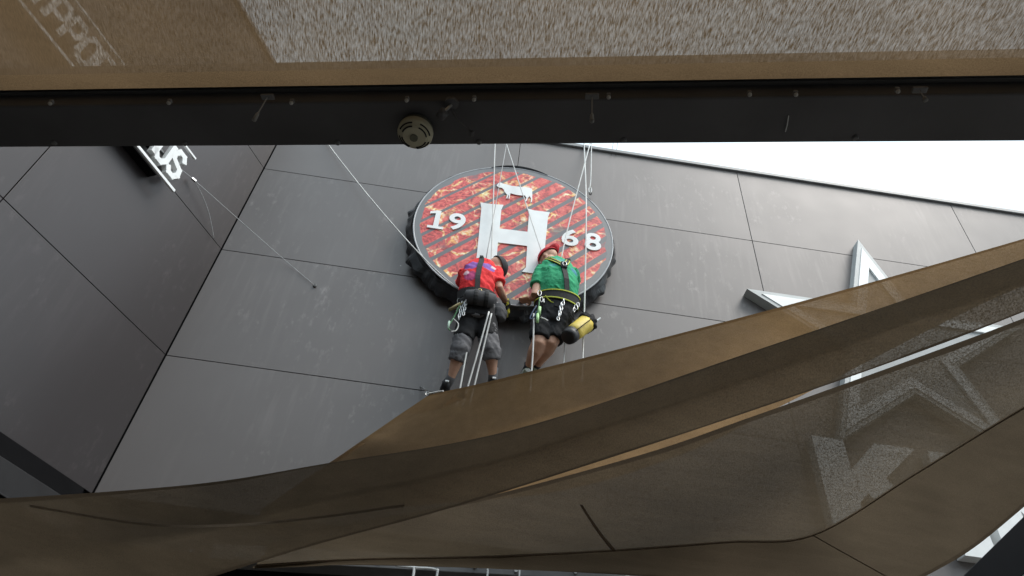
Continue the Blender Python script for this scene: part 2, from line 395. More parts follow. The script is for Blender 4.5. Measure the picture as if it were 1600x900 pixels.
# ------------------------------------------------------------------ shade sails
def ruled(edges, nu=48, nv=10, sag=0, seed=0, wr=.006, hem0=0, hem1=0):
    """surface through a list of edge polylines; hem0/hem1 = width of the sewn hems split off along the first / last edge"""
    E_ = [spline(e, max(2, nu//(len(e)-1))) for e in edges]; n = min(len(e) for e in E_)
    E_ = [[e[int(round(i*(len(e)-1)/(n-1)))] for i in range(n)] for e in E_]
    last = len(E_)-2; rows_ = []
    for q in range(last+1):
        ts = [(v/nv, 0, 0) for v in range(nv)]
        if q == 0 and hem0: ts.insert(1, (0, hem0, 1))
        if q == last:
            if hem1: ts.append((1, hem1, -1))
            ts.append((1, 0, 0))
        rows_ += [(q, t, w_, sg_) for t, w_, sg_ in ts]
    P = []
    for q, t, w_, sg_ in rows_:
        row = []
        for i in range(n):
            a, b = E_[q][i], E_[q+1][i]; L_ = max((b-a).length, 1e-4)
            tt = t+sg_*min(w_/L_, .6/nv) if sg_ else t
            p = a.lerp(b, tt); ss = 4*tt*(1-tt); edge = min(1, ss*3)
            p.z -= sag*ss
            p.z += wr*edge*(noise.noise(Vector((p.x*1.2+seed, p.y*3.5, seed)))+.5*noise.noise(Vector((p.x*3+seed, p.y*8, seed))))
            row.append(p)
        P.append(row)
    def sheet(rr):
        bm = bmesh.new(); g = [[bm.verts.new(p) for p in r] for r in rr]
        for a in range(len(g)-1):
            for i in range(n-1):
                f = [g[a][i], g[a][i+1], g[a+1][i+1], g[a+1][i]]; bm.faces.new(f)
        return bm
    hems = []
    k0, k1 = 0, len(P)
    if hem0: hems.append(sheet(P[:2])); k0 = 1
    if hem1: hems.append(sheet(P[-2:])); k1 = len(P)-1
    return sheet(P[k0:k1]), E_, hems
def strip(line, inner, wfrac, drop=.006):
    """hem: band of cloth along an edge line reaching wfrac metres inwards"""
    bm = bmesh.new(); A = []; B = []
    for p, q in zip(line, inner):
        d = (q-p); L_ = d.length; d = d/L_ if L_ > 1e-6 else d
        A.append(bm.verts.new(p+Vector((0, 0, -drop)))); B.append(bm.verts.new(p+d*min(wfrac, L_)+Vector((0, 0, -drop))))
    for i in range(len(A)-1): bm.faces.new((A[i], A[i+1], B[i+1], B[i]))
    return bm
def solid(o, th=.0025):
    pass
def H(*a): return at_h(*a)

# sail tied to the facade, open to the sky
s1 = thing('shade_sail', 'tan shade sail with a reinforced corner tied to the facade under the workers', 'shade sail', at_y(676, 616, D-.10))
e_up = [at_y(672, 616, D-.35), H(760, 597, 2.95), H(1000, 537, 2.85), H(1300, 458, 2.80), H(1600, 373, 2.74), H(1900, 283, 2.68), H(2150, 205, 2.64)]
e_md = [H(560, 692, 2.58), H(700, 690, 2.52), H(960, 625, 2.52), H(1190, 560, 2.62), H(1480, 460, 2.62), H(1820, 345, 2.60), H(2150, 220, 2.62)]
e_lo = [H(330, 850, 1.96), H(560, 800, 2.1), H(860, 770, 2.35), H(1060, 712, 2.42), H(1235, 627, 2.46), H(1600, 445, 2.56), H(2150, 235, 2.62)]
bm, E1, hm = ruled([e_up, e_md, e_lo], sag=.0, seed=1, hem0=.045); build('cloth', bm, SAIL, s1, True)
for h_ in hm: build('hem', h_, HEM, s1, True)
left = [E1[0][0].lerp(E1[1][0], i/8) for i in range(8)]+[E1[1][0].lerp(E1[2][0], i/8) for i in range(9)]
leftin = [E1[0][6].lerp(E1[1][6], i/8) for i in range(8)]+[E1[1][6].lerp(E1[2][6], i/8) for i in range(9)]
build('hem', strip(left, leftin, .05, .004), HEMT, s1, True)
# corner patch
pc = [E1[0][0], E1[0][2], E1[0][4], E1[0][6], E1[0][7].lerp(E1[1][7], .2), E1[0][5].lerp(E1[1][5], .36), E1[0][3].lerp(E1[1][3], .42), E1[0][1].lerp(E1[1][1], .38), E1[0][0].lerp(E1[1][0], .3)]
bm = bmesh.new(); v = [bm.verts.new(p+Vector((0, 0, -.009))) for p in pc]; bm.faces.new(v); bmesh.ops.triangulate(bm, faces=bm.faces[:])
build('corner_patch', bm, HEMT, s1)
bm = bmesh.new(); c0 = E1[0][0]
tube(bm, [c0+Vector((.02*math.cos(t)-.015, .0, .02*math.sin(t))) for t in [i*math.pi/6 for i in range(12)]], .004, 6, closed=True)
build('corner_ring', bm, METAL, s1)
bm = bmesh.new(); q_ = at_y(660, 606, D-.06); tube(bm, [q_, q_.lerp(c0, .45)], .009, 8); tube(bm, [q_.lerp(c0, .45), c0+Vector((-.03, 0, .01))], .004, 6); tube(bm, [at_y(657, 604, D), q_], .006, 6)
build('turnbuckle', bm, METAL, s1)
bm = bmesh.new(); tube(bm, spline([c0+Vector((-.02, 0, 0)), E1[0][1]+Vector((0, 0, .008)), E1[0][3]+Vector((0, 0, .006))]), .007, 6); build('edge_rope', bm, ROPE, s1)

# long drooping sail, under the first
s2 = thing('shade_sail', 'dark brown drooping shade sail with a long curved edge below the tan sail', 'shade sail', H(500, 800, 1.6))
u_ = [H(-160, 783, 1.48), H(0, 779, 1.53), H(300, 757, 1.62), H(510, 724, 1.70), H(800, 672, 1.80), H(1200, 541, 1.95), H(1600, 404, 2.05), H(1950, 280, 2.12)]
l_ = [H(-160, 1010, 1.05), H(0, 985, 1.10), H(250, 925, 1.20), H(480, 855, 1.34), H(740, 783, 1.50), H(1180, 640, 1.72), H(1600, 487, 1.88), H(1950, 320, 2.04)]
m_ = [a.lerp(b, .5)+Vector((-.02, -.05, -.02)) for a, b in zip(u_, l_)]
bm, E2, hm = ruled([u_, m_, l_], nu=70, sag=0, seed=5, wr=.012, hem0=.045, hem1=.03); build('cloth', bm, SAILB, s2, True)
for h_ in hm: build('hem', h_, HEMB, s2, True)
# seam running down the cloth
n2 = len(E2[0]); cp_ = []
for f_, t in ((0, .12), (.25, .62), (.5, 1.0), (.75, 1.32), (1, 1.55)):
    c_i = int(n2*(.17+.34*f_)); cp_.append((E2[0][c_i].lerp(E2[1][c_i], t) if t < 1 else E2[1][c_i].lerp(E2[2][c_i], t-1)) + Vector((0, -.014, -.006)))
ps = spline(cp_, 8)
build('seam', strip(ps, [p+(E2[2][20]-E2[0][20]) for p in ps], .014, 0), fabric_mat('seam_dark', (.040, .031, .022), (.20, .17, .135), 0), s2, True)

# broad sail in front of the letters
s3 = thing('shade_sail', 'broad grey brown shade sail with crossing seams, white letters showing through', 'shade sail', H(1100, 800, 1.8))
a_ = [H(420, 850, 1.62), H(560, 816, 1.68), H(740, 781, 1.75), H(1000, 711, 1.90), H(1175, 651, 2.0), H(1330, 596, 2.08), H(1465, 547, 2.14), H(1600, 497, 2.20), H(1900, 380, 2.28)]
b_ = [H(400, 882, 1.60), H(560, 872, 1.62), H(760, 868, 1.64), H(960, 858, 1.68), H(1135, 845, 1.735), H(1270, 834, 1.78), H(1435, 735, 1.92), H(1600, 634, 2.06), H(1900, 460, 2.20)]
c_ = [H(395, 884, 1.60), H(560, 883, 1.60), H(780, 888, 1.60), H(1000, 896, 1.60), H(1360, 910, 1.62), H(1512, 893, 1.66), H(1720, 684, 1.86)]
c_ = [H(395, 884, 1.60), H(560, 883, 1.60), H(780, 889, 1.60), H(1000, 900, 1.60), H(1180, 915, 1.60), H(1370, 922, 1.61), H(1480, 882, 1.66), H(1600, 792, 1.74), H(1900, 520, 2.10)]
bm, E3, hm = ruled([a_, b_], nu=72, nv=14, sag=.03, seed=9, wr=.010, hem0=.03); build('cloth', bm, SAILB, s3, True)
bm, E3b, hm2 = ruled([b_, c_], nu=72, nv=10, sag=.015, seed=11, wr=.010, hem1=.025); build('cloth', bm, SAILBD, s3, True)
for h_ in hm+hm2: build('hem', h_, HEMB, s3, True)
def seam(pts, w=.010): 
    bm = bmesh.new(); tube(bm, [p+Vector((0, 0, -.010)) for p in pts], [(w, .002)]*len(pts), 6, side=pn); build('seam', bm, WEB, s3, True)
seam(E3[1])
n3 = len(E3[0])
seam([E3[0][int(n3*.325)].lerp(E3[1][int(n3*.375)], t)+Vector((0, 0, -.03*4*t*(1-t))) for t in (.3, .45, .6, .75, .9, 1)], .014)
seam([E3b[0][int(n3*.625)].lerp(E3b[1][int(n3*.66)], t)+Vector((.03*math.sin(t*3), 0, -.015*4*t*(1-t))) for t in (0, .15, .3, .45, .6, .8, 1)], .005)

# taut sail overhead, held by the beam
s4 = thing('shade_sail', 'taut brown shade cloth overhead along the beam, sky speckling through it', 'shade sail', PP(0, bL, HB+.12))
yy = bL-.011
g0 = [PP(a, yy, HB+.048) for a in (-3.35, -1.6, 0, 2, 4)]
g1 = [PP(a, yy-1.2, HB+.14) for a in (-3.35, -1.6, 0, 2, 4)]
g2 = [PP(a, -1.7, HB+.30) for a in (-3.35, -1.6, 0, 2, 4)]
bm, E4, hm = ruled([g0, g1, g2], nu=40, nv=4, seed=3, wr=.004, hem0=(yy-(at_h(800, 104, HB+.05)-CAM).dot(pn))); build('cloth', bm, SAILT, s4, True)
for h_ in hm: build('hem', h_, SAILD, s4, True)
bm = bmesh.new(); A = [bm.verts.new(PP(a, yy, HB+.048)) for a in (-3.35, 4)]; B = [bm.verts.new(PP(a, yy+.008, HB+.125)) for a in (-3.35, 4)]; bm.faces.new((A[0], A[1], B[1], B[0])); build('leak_strip', bm, MATS['dark_backing'], s4)  # added dark strip, stops sky light leaking between cloth and track

# ------------------------------------------------------------------ round sign
YF = D-.20                                    # face plane
SCX, SCZ, SR = .0406*YF, 1.1058*YF+CZ, .211*YF
sg = thing('round_sign', 'big round sign with glowing coals, grill bars, a cow, a letter H and 1968', 'sign', (SCX, D, SCZ))
def face_mat():
    M = bpy.data.materials.new('coal_print'); M.use_nodes = True; n = M.node_tree; L = n.links.new; b = n.nodes['Principled BSDF']
    t = n.nodes.new('ShaderNodeTexCoord'); sx = n.nodes.new('ShaderNodeSeparateXYZ')
    mp = n.nodes.new('ShaderNodeMapping'); mp.inputs['Scale'].default_value = (1/SR,)*3; L(t.outputs['Object'], mp.inputs[0]); L(mp.outputs[0], sx.inputs[0])
    def mth(op, a, b_=None):
        q = n.nodes.new('ShaderNodeMath'); q.operation = op
        for i, v in enumerate((a, b_)):
            if v is None: continue
            if isinstance(v, (int, float)): q.inputs[i].default_value = v
            else: L(v, q.inputs[i])
        return q.outputs[0]
    def ramp(f, stops):
        r = n.nodes.new('ShaderNodeValToRGB'); L(f, r.inputs[0]); e = r.color_ramp.elements
        while len(e) < len(stops): e.new(.5)
        for k, (p, c) in enumerate(stops): e[k].position = p; e[k].color = (*c, 1)
        return r.outputs[0]
    def mixc(f, a, c):
        x = n.nodes.new('ShaderNodeMix'); x.data_type = 'RGBA'; L(f, x.inputs[0])
        for i, v in ((6, a), (7, c)):
            if isinstance(v, tuple): x.inputs[i].default_value = (*v, 1)
            else: L(v, x.inputs[i])
        return x.outputs[2]
    X, Z = sx.outputs['X'], sx.outputs['Z']
    wob = n.nodes.new('ShaderNodeTexNoise'); wob.inputs['Scale'].default_value = 4; wob.inputs['Detail'].default_value = 3; L(mp.outputs[0], wob.inputs['Vector'])
    va = n.nodes.new('ShaderNodeVectorMath'); va.operation = 'MULTIPLY_ADD'; L(wob.outputs['Color'], va.inputs[0]); va.inputs[1].default_value = (.35, .35, .35); L(mp.outputs[0], va.inputs[2])
    vo = n.nodes.new('ShaderNodeTexVoronoi'); vo.inputs['Scale'].default_value = 4.2; L(va.outputs[0], vo.inputs['Vector'])
    ve = n.nodes.new('ShaderNodeTexVoronoi'); ve.feature = 'DISTANCE_TO_EDGE'; ve.inputs['Scale'].default_value = 4.2; L(va.outputs[0], ve.inputs['Vector'])
    n2 = n.nodes.new('ShaderNodeTexNoise'); n2.inputs['Scale'].default_value = 5; n2.inputs['Detail'].default_value = 8; n2.inputs['Roughness'].default_value = .65; L(mp.outputs[0], n2.inputs['Vector'])
    n3_ = n.nodes.new('ShaderNodeTexNoise'); n3_.inputs['Scale'].default_value = 22; n3_.inputs['Detail'].default_value = 6; L(va.outputs[0], n3_.inputs['Vector'])
    base = ramp(n3_.outputs['Fac'], [(.34, (.26, .022, .024)), (.48, (.64, .06, .055)), (.66, (.80, .17, .13))])
    heat = mth('MULTIPLY', mth('SUBTRACT', 1.0, mth('MULTIPLY', ve.outputs['Distance'], 3.0)), n2.outputs['Fac'])
    hot = ramp(heat, [(.40, (0, 0, 0)), (.56, (1, 1, 1))])
    c = mixc(hot, base, ramp(n3_.outputs['Fac'], [(.33, (.85, .22, .07)), (.46, (.95, .62, .18)), (.58, (.98, .93, .62))]))
    ash = n.nodes.new('ShaderNodeTexNoise'); ash.inputs['Scale'].default_value = 3.1; ash.inputs['Detail'].default_value = 4; L(mp.outputs[0], ash.inputs['Vector'])
    c = mixc(ramp(ash.outputs['Fac'], [(.60, (0, 0, 0)), (.68, (.85, .85, .85))]), c, (.14, .11, .12))
    # grill bars
    A_ = R_(47); u = mth('ADD', mth('MULTIPLY', X, -math.sin(A_)), mth('MULTIPLY', Z, math.cos(A_)))
    ph = mth('ABSOLUTE', mth('SUBTRACT', mth('FRACT', mth('MULTIPLY', mth('ADD', u, 3.0), 1/.158)), .5))
    wd = mth('ADD', .355, mth('MULTIPLY', u, .06))            # bars grow wider towards the lower right of the print
    bar = mth('GREATER_THAN', ph, wd)
    c = mixc(bar, c, (.13, .13, .14))
    rr = mth('SQRT', mth('ADD', mth('POWER', mth('ABSOLUTE', X), 2.0), mth('POWER', mth('ABSOLUTE', Z), 2.0)))
    en = n.nodes.new('ShaderNodeTexNoise'); en.inputs['Scale'].default_value = 6; L(mp.outputs[0], en.inputs['Vector'])
    edge = mth('GREATER_THAN', mth('ADD', rr, mth('MULTIPLY', en.outputs['Fac'], .08)), .975)
    c = mixc(edge, c, (.16, .163, .17))
    L(c, b.inputs['Base Color']); b.inputs['Roughness'].default_value = .42; b.inputs['Coat Weight'].default_value = .22; b.inputs['Coat Roughness'].default_value = .35
    return M
bm = bmesh.new(); NS = 128
ctr = bm.verts.new((SCX, YF, SCZ)); ring = [bm.verts.new((SCX+SR*.992*math.cos(2*math.pi*i/NS), YF, SCZ+SR*.992*math.sin(2*math.pi*i/NS))) for i in range(NS)]
rb = [bm.verts.new((v.co.x, YF+.03, v.co.z)) for v in ring]
for i in range(NS): j = (i+1) % NS; bm.faces.new((ctr, ring[j], ring[i])); bm.faces.new((ring[i], ring[j], rb[j], rb[i]))
build('face', bm, face_mat(), sg)
bm = bmesh.new(); tube(bm, [(SCX+SR*math.cos(2*math.pi*i/NS), YF+.004, SCZ+SR*math.sin(2*math.pi*i/NS)) for i in range(NS)], .009, 8, closed=True)
build('rim', bm, mat('rim_grey', (.42, .43, .45), .4), sg, True)
# crumpled dark sheet wrapped round the side
VINYL = mat('black_vinyl', (.022, .024, .028), .32, spec=.6, bump=.4, bscale=14)
bm = bmesh.new(); rings = []; NA = 260
prof = [(.0, .012), (.03, .02), (.07, .045), (.11, .060), (.15, .055), (.196, .02)]
for dy, dr in prof:
    rg = []
    for i in range(NA):
        t = 2*math.pi*i/NA
        pl = noise.noise(Vector((math.cos(t)*3.5, math.sin(t)*3.5, dy*7)))*1.0+.95*noise.noise(Vector((math.cos(t)*11, math.sin(t)*11, 3+dy*9)))
        low = .8+.5*max(0, -math.sin(t))+.5*max(0, -math.cos(t)) - .55*max(0, math.sin(t))
        k = dr*low*(1+.75*pl)
        rg.append(bm.verts.new((SCX+(SR+max(.004, k))*math.cos(t), YF+dy+.012*noise.noise(Vector((t*9, dy*9, 1))), SCZ+(SR+max(.004, k))*math.sin(t))))
    rings.append(rg)
for a in range(len(rings)-1):
    for i in range(NA): j = (i+1) % NA; bm.faces.new((rings[a][i], rings[a][j], rings[a+1][j], rings[a+1][i]))
build('side_wrap', bm, VINYL, sg)
# raised white marks
def FP(px, py, out=.006): p = at_y(px, py, YF); p.y -= out; return p
def mark(name, polys, material=WHITE):
    bm = bmesh.new()
    for poly in polys: prism(bm, poly, Vector((0, .010, 0)))
    return build(name, bm, material, sg)
z1 = lambda pts: [FP(600+x/4, 220+y/4, .012) for x, y in pts]
mark('letter', [z1([(602, 390), (645, 397), (700, 402), (746, 405), (733, 432), (722, 553), (896, 574), (907, 445), (893, 428), (940, 440), (990, 446), (1036, 452), (1024, 480), (1008, 640), (996, 800), (1016, 842), (960, 836), (910, 830), (862, 823), (886, 795), (894, 662), (711, 640), (702, 765), (714, 792), (660, 788), (600, 783), (550, 778), (576, 752), (592, 600), (608, 425)])])
mark('cow_emblem', [z1([(703, 284), (714, 270), (722, 264), (732, 267), (742, 272), (762, 276), (800, 287), (860, 294), (905, 298), (924, 304), (926, 340), (924, 388), (917, 389), (917, 364), (908, 350), (898, 362), (891, 382), (882, 382), (889, 362), (880, 346), (860, 347), (820, 341), (790, 333), (787, 346), (784, 366), (777, 367), (780, 346), (775, 343), (771, 365), (763, 365), (769, 342), (757, 330), (748, 310), (737, 299), (722, 297), (712, 294)])])
def text_bm(ch, weight=0):
    cu = bpy.data.curves.new('t', 'FONT'); cu.body = ch; cu.size = 1; cu.offset = weight; cu.fill_mode = 'BOTH'; cu.extrude = .02; cu.resolution_u = 6
    o = bpy.data.objects.new('t', cu); col.objects.link(o); dg = bpy.context.evaluated_depsgraph_get(); dg.update()
    me = bpy.data.meshes.new_from_object(o.evaluated_get(dg)); bpy.data.objects.remove(o); bpy.data.curves.remove(cu)
    b = bmesh.new(); b.from_mesh(me); bpy.data.meshes.remove(me); return b
for ch, cx, cy, hpx, wpx in (('1', 682.5, 344, 28, 26), ('9', 714, 347.5, 26, 27), ('6', 890.5, 372, 25, 27), ('8', 926, 378.5, 26, 26)):
    b = text_bm(ch, .022)
    if ch == '1':
        b.free(); b = bmesh.new(); prism(b, [Vector(p) for p in ((0, 0, -.02), (.62, 0, -.02), (.62, .13, -.02), (.42, .13, -.02), (.42, 1, -.02), (.24, 1, -.02), (.0, .90, -.02), (.0, .77, -.02), (.22, .84, -.02), (.22, .13, -.02), (0, .13, -.02))], Vector((0, 0, .04)))
    xs = [v.co.x for v in b.verts]; ys = [v.co.y for v in b.verts]
    c = FP(cx, cy, .012); hh = (FP(cx, cy-hpx/2).z-FP(cx, cy+hpx/2).z)*1.02; ww = (FP(cx+wpx/2, cy).x-FP(cx-wpx/2, cy).x)*.98
    for v in b.verts:
        x = (v.co.x-(min(xs)+max(xs))/2)/(max(xs)-min(xs)); y = (v.co.y-(min(ys)+max(ys))/2)/(max(ys)-min(ys)); v.co = Vector((c.x+x*ww, c.y+.005-v.co.z*.25, c.z+y*hh))
    build('digit', b, WHITE, sg)
# dark fold of sheet standing up at the top edge
bm = bmesh.new(); A = []; B = []
for i in range(17):
    t = R_(73+36*i/16); k = .03*math.sin(math.pi*i/16)
    A.append(bm.verts.new((SCX+(SR+.004)*math.cos(t), YF+.01, SCZ+(SR+.004)*math.sin(t)))); B.append(bm.verts.new((SCX+(SR+.006+k)*math.cos(t), YF-.01, SCZ+(SR+.006+k)*math.sin(t))))
for i in range(16): bm.faces.new((A[i], A[i+1], B[i+1], B[i]))
o = build('wrap_fold', bm, VINYL, sg); o.modifiers.new('t', 'SOLIDIFY').thickness = .006

# ------------------------------------------------------------------ star and letters on the facade
DS = .11
def star(r, cx, cz, y): return [Vector((cx+rr*math.cos(R_(90+36*k)), y, cz+rr*math.sin(R_(90+36*k)))) for k in range(10) for rr in ((r if k % 2 == 0 else r*.382),)]
yF = D-DS; sx_, sz_ = .824*yF, .937*yF+CZ; sr = .307*yF
st = thing('star_sign', 'white outlined five pointed star sign on the facade above the white letters', 'sign', (sx_, D, sz_))
def ringprism(r0_, r1_, y0, y1):
    bm = bmesh.new(); a = star(r0_, sx_, sz_, y0); b = star(r1_, sx_, sz_, y0); c = star(r0_, sx_, sz_, y1); d = star(r1_, sx_, sz_, y1)
    V = [[bm.verts.new(p) for p in q] for q in (a, b, c, d)]
    for i in range(10):
        j = (i+1) % 10
        bm.faces.new((V[0][i], V[0][j], V[1][j], V[1][i])); bm.faces.new((V[2][i], V[2][j], V[3][j], V[3][i]))
        bm.faces.new((V[0][i], V[0][j], V[2][j], V[2][i])); bm.faces.new((V[1][i], V[1][j], V[3][j], V[3][i]))
    return bm
build('outer_frame', ringprism(sr, sr*.905, yF, D-.002), PALE, st)
build('white_outline', ringprism(sr*.90, sr*.70, yF-.008, yF+.03), WHITE, st)
bm = bmesh.new(); prism(bm, star(sr*.697, sx_, sz_, yF+.012), Vector((0, .02, 0))); build('inner_panel', bm, MIDG, st)
# block letters
def FW(x, z, y=yF): return Vector((x*y, y, z*y+CZ))
def letter(label, polys):
    p0 = polys[0]; cx = sum(q[0] for q in p0)/len(p0); cz = min(q[1] for q in p0)
    bm = bmesh.new()
    for q in polys: prism(bm, [FW(x, z) for x, z in q], Vector((0, DS-.003, 0)))
    o = build('sign_letter', bm, WHITE, base=(cx*yF, D, cz*yF+CZ)); return tag(o, label, 'sign letter')
letter('large white block letter K mounted on the grey facade below the star', [[(.595, .693), (.651, .693), (.651, .634), (.708, .695), (.781, .694), (.709, .627), (.786, .535), (.715, .535), (.670, .594), (.651, .576), (.651, .52), (.595, .52)]])
letter('large white straight block letter I between the letter K and the next one', [[(.803, .694), (.858, .694), (.858, .508), (.803, .508)]])
letter('large white block letter after the I, seen past the side beam', [[(.876, .694), (.932, .694), (1.00, .60), (1.00, .694), (1.056, .694), (1.056, .51), (1.0, .51), (.932, .60), (.932, .51), (.876, .51)]])

# sign on the side wall: two bars and a row of letters
ls = thing('wall_sign', 'white lettered sign between two white bars on the side wall', 'sign', LP(-.33, .93))
def lbar(s0, s1, z, hgt, out, dep, material=WHITE, name='bar'):
    bm = bmesh.new(); c = (LP(s0, z, out)+LP(s1, z, out))/2
    bevbox(bm, c, ((s1-s0)*D, dep, hgt), (ld, ln, zv), b=.003); return build(name, bm, material, ls)
def pxL(px, py, out):
    d = ray(px, py); p = CAM+d*((LP(0, 0, out)-CAM).dot(ln)/d.dot(ln)); q = p-LP(0, 0, out); return q.dot(ld)/D, q.z/D
OB = .13
e1s, e1z = pxL(272, 299, OB); e2s, e2z = pxL(305, 249, OB)
lbar(e1s-.5, e1s, e1z, .030, OB, .022); lbar(e2s-.5, e2s, e2z, .022, OB, .022)
s0_, z0_ = pxL(240, 272, .05); lbar(s0_-.5, s0_, z0_, .06, .05, .09, DARK, 'bracket_shadow_bar')  # near-black bar draws the bracket together with its shadow
SB, ST = pxL(262, 268, OB), pxL(280, 236, OB)
LZ0, LZ1 = min(SB[1], ST[1]), max(SB[1], ST[1]); LS = pxL(276, 262, OB)[0]; LH = (LZ1-LZ0)*D*1.0
def strokes(path, w, s, z, sc, out=OB, dep=.05):
    bm = bmesh.new()
    P_ = [LP(s, z, out)+ld*(x*sc)+zv*(y*sc) for x, y in path]
    for i in range(len(P_)-1):
        d = P_[i+1]-P_[i]; L_ = d.length; d.normalize(); nn = d.cross(ln)
        a = P_[i]-d*(w*.42 if i else 0); b = P_[i+1]+d*(w*.42 if i < len(P_)-2 else 0)
        e = .0006*(i % 2)
        prism(bm, [p+ln*e for p in (a-nn*w/2, b-nn*w/2, b+nn*w/2, a+nn*w/2)], ln*-dep)
    return bm
O_ = [(.2, 0), (.0, .2), (0, .8), (.2, 1), (.45, 1), (.65, .8), (.65, .2), (.45, 0), (.2, 0)]
G = {'P': [(0, 0), (0, 1), (.45, 1), (.62, .85), (.62, .6), (.45, .45), (0, .45)], 'O': O_, 'D': [(0, 0), (0, 1), (.42, 1), (.64, .8), (.64, .2), (.42, 0), (0, 0)],
     'R': [(0, 0), (0, 1), (.45, 1), (.62, .85), (.62, .62), (.45, .48), (0, .48), (.25, .48), (.64, 0)], 'M': [(0, 0), (0, 1), (.37, .45), (.74, 1), (.74, 0)],
     'U': [(0, 1), (0, .2), (.2, 0), (.45, 0), (.65, .2), (.65, 1)], 'S': [(.62, .78), (.45, 1), (.18, 1), (0, .8), (.05, .6), (.58, .42), (.64, .2), (.46, 0), (.18, 0), (0, .2)]}
pitch_ = .0312; LZ0, LZ1 = .9235, .9775; LH = (LZ1-LZ0)*D; LS = -.1845
G.update({'H': [(0, 0), (0, 1), (0, .5), (.62, .5), (.62, 1), (.62, 0)], 'I': [(.3, 0), (.3, 1)], 'T': [(0, 1), (.64, 1), (.32, 1), (.32, 0)], 'A': [(0, 0), (.3, 1), (.62, 0), (.5, .35), (.12, .35)]})
for k, ch in enumerate('HIPPOPOTAMUS'): build('letter', strokes([(x*.72, y) for x, y in G[ch]], LH*.19, LS-LH*.24/D-(11-k)*pitch_, LZ0, LH), WHITE, ls)
for q_ in (.3, .62): lbar(LS-9*pitch_, LS-.2*pitch_, LZ0+q_*(LZ1-LZ0), .02, .05, .03, GREYSIDE if q_ > .5 else DARK, 'rail')

# ------------------------------------------------------------------ things on the beam
BH = HB
def hang(px, py): return at_h(px, py, BH)
sdp = at_h(647, 214, BH-.045); sdp.z = CAM.z+BH
CREAM = mat('cream_plastic', (.58, .55, .40), .5, noise_amt=.06)
smk = thing('smoke_detector', 'round cream smoke detector on the underside of the beam', 'smoke detector', sdp)
def lathe(bm, c, prof, n=40):
    rg = [[bm.verts.new((c.x+r*math.cos(2*math.pi*i/n), c.y+r*math.sin(2*math.pi*i/n), c.z-d)) for i in range(n)] for r, d in prof]
    for a in range(len(rg)-1):
        for i in range(n): j = (i+1) % n; bm.faces.new((rg[a][i], rg[a][j], rg[a+1][j], rg[a+1][i]))
    bm.faces.new(rg[-1]); bm.faces.new(rg[0][::-1])
bm = bmesh.new(); lathe(bm, sdp, [(.040, 0), (.044, .002), (.044, .014), (.040, .016)]); build('mounting_base', bm, mat('dark_cream', (.12, .115, .09), .6), smk, True)
bm = bmesh.new(); lathe(bm, sdp, [(.040, .016), (.0475, .018), (.0475, .031), (.046, .034), (.037, .041), (.0355, .041), (.0355, .043), (.030, .046), (.012, .048), (.001, .0485)]); build('housing', bm, CREAM, smk)
for r_, d_ in ((.041, .0405), (.033, .0470)):
    for a0 in (20, 110, 200, 290):
        bm = bmesh.new(); tube(bm, [sdp+Vector((r_*math.cos(R_(a0+t)), r_*math.sin(R_(a0+t)), -d_+.002)) for t in range(0, 61, 6)], .0022, 6); build('vent_slot', bm, BLACK, smk)
bm = bmesh.new(); tube(bm, [sdp+Vector((0, 0, -.046)), sdp+Vector((0, 0, -.052))], .011, 12); build('test_button', bm, mat('grey_green', (.16, .16, .11), .5), smk)
# small camera
cp = at_h(706, 160, BH)
cmr = thing('security_camera', 'small dark camera with a short cable on the underside of the beam', 'camera', cp)
bm = bmesh.new(); lathe(bm, cp, [(.018, 0), (.018, .012), (.008, .014)], 20); build('bracket', bm, STEEL, cmr)
bm = bmesh.new(); tube(bm, [cp+Vector((0, 0, -.012)), cp+Vector((-.008, .005, -.025)), cp+Vector((-.016, .01, -.032))], .004, 8); build('arm', bm, METAL, cmr)
bm = bmesh.new(); tube(bm, [cp+Vector((-.026, .03, -.030)), cp+Vector((-.024, .027, -.031)), cp+Vector((-.014, .008, -.036)), cp+Vector((-.012, .006, -.036))], [.010, .013, .013, .010], 16); build('housing', bm, STEEL, cmr, True)
bm = bmesh.new(); tube(bm, spline([cp+Vector((0, .01, -.01)), cp+Vector((.02, .03, -.03)), cp+Vector((.045, .05, -.03)), cp+Vector((.06, .06, -.035))]), .003, 6); bevbox(bm, cp+Vector((.062, .062, -.036)), (.012, .018, .01)); build('cable', bm, mat('grey_cable', (.1, .1, .1), .5), cmr)
# clips
i = 0
for px, py in ((80, 160), (265, 159), (456, 159), (636, 155), (741, 154), (951, 150), (1171, 146), (1243, 146), (1402, 141)):
    p = at_h(px, py, BH-.008); p.z = CAM.z+BH
    c = thing('cable_clip', 'small pale cable clip along the near edge of the beam', 'clip', p, 'cable clips along the beam')
    bm = bmesh.new(); bevbox(bm, p+zv*-.005, (.010, .012, .010), (pd, pn, zv), b=.002); build('clip_body', bm, mat('clip_grey', (.2, .2, .2), .4), c)
    bm = bmesh.new(); sphere(bm, p+zv*-.014, .0055, 10, 6); build('clip_head', bm, mat('clip_pale', (.5, .5, .48), .3), c, True)
for px, py in ((84, 226), (288, 227), (527, 226), (748, 225), (975, 222), (1337, 218)):
    p = at_h(px, py-2, BH-.004); p.z = CAM.z+BH
    bm = bmesh.new(); lathe(bm, p, [(.008, 0), (.008, .003), (.005, .007)], 10); o = build('bolt_head', bm, STEELG, perg)
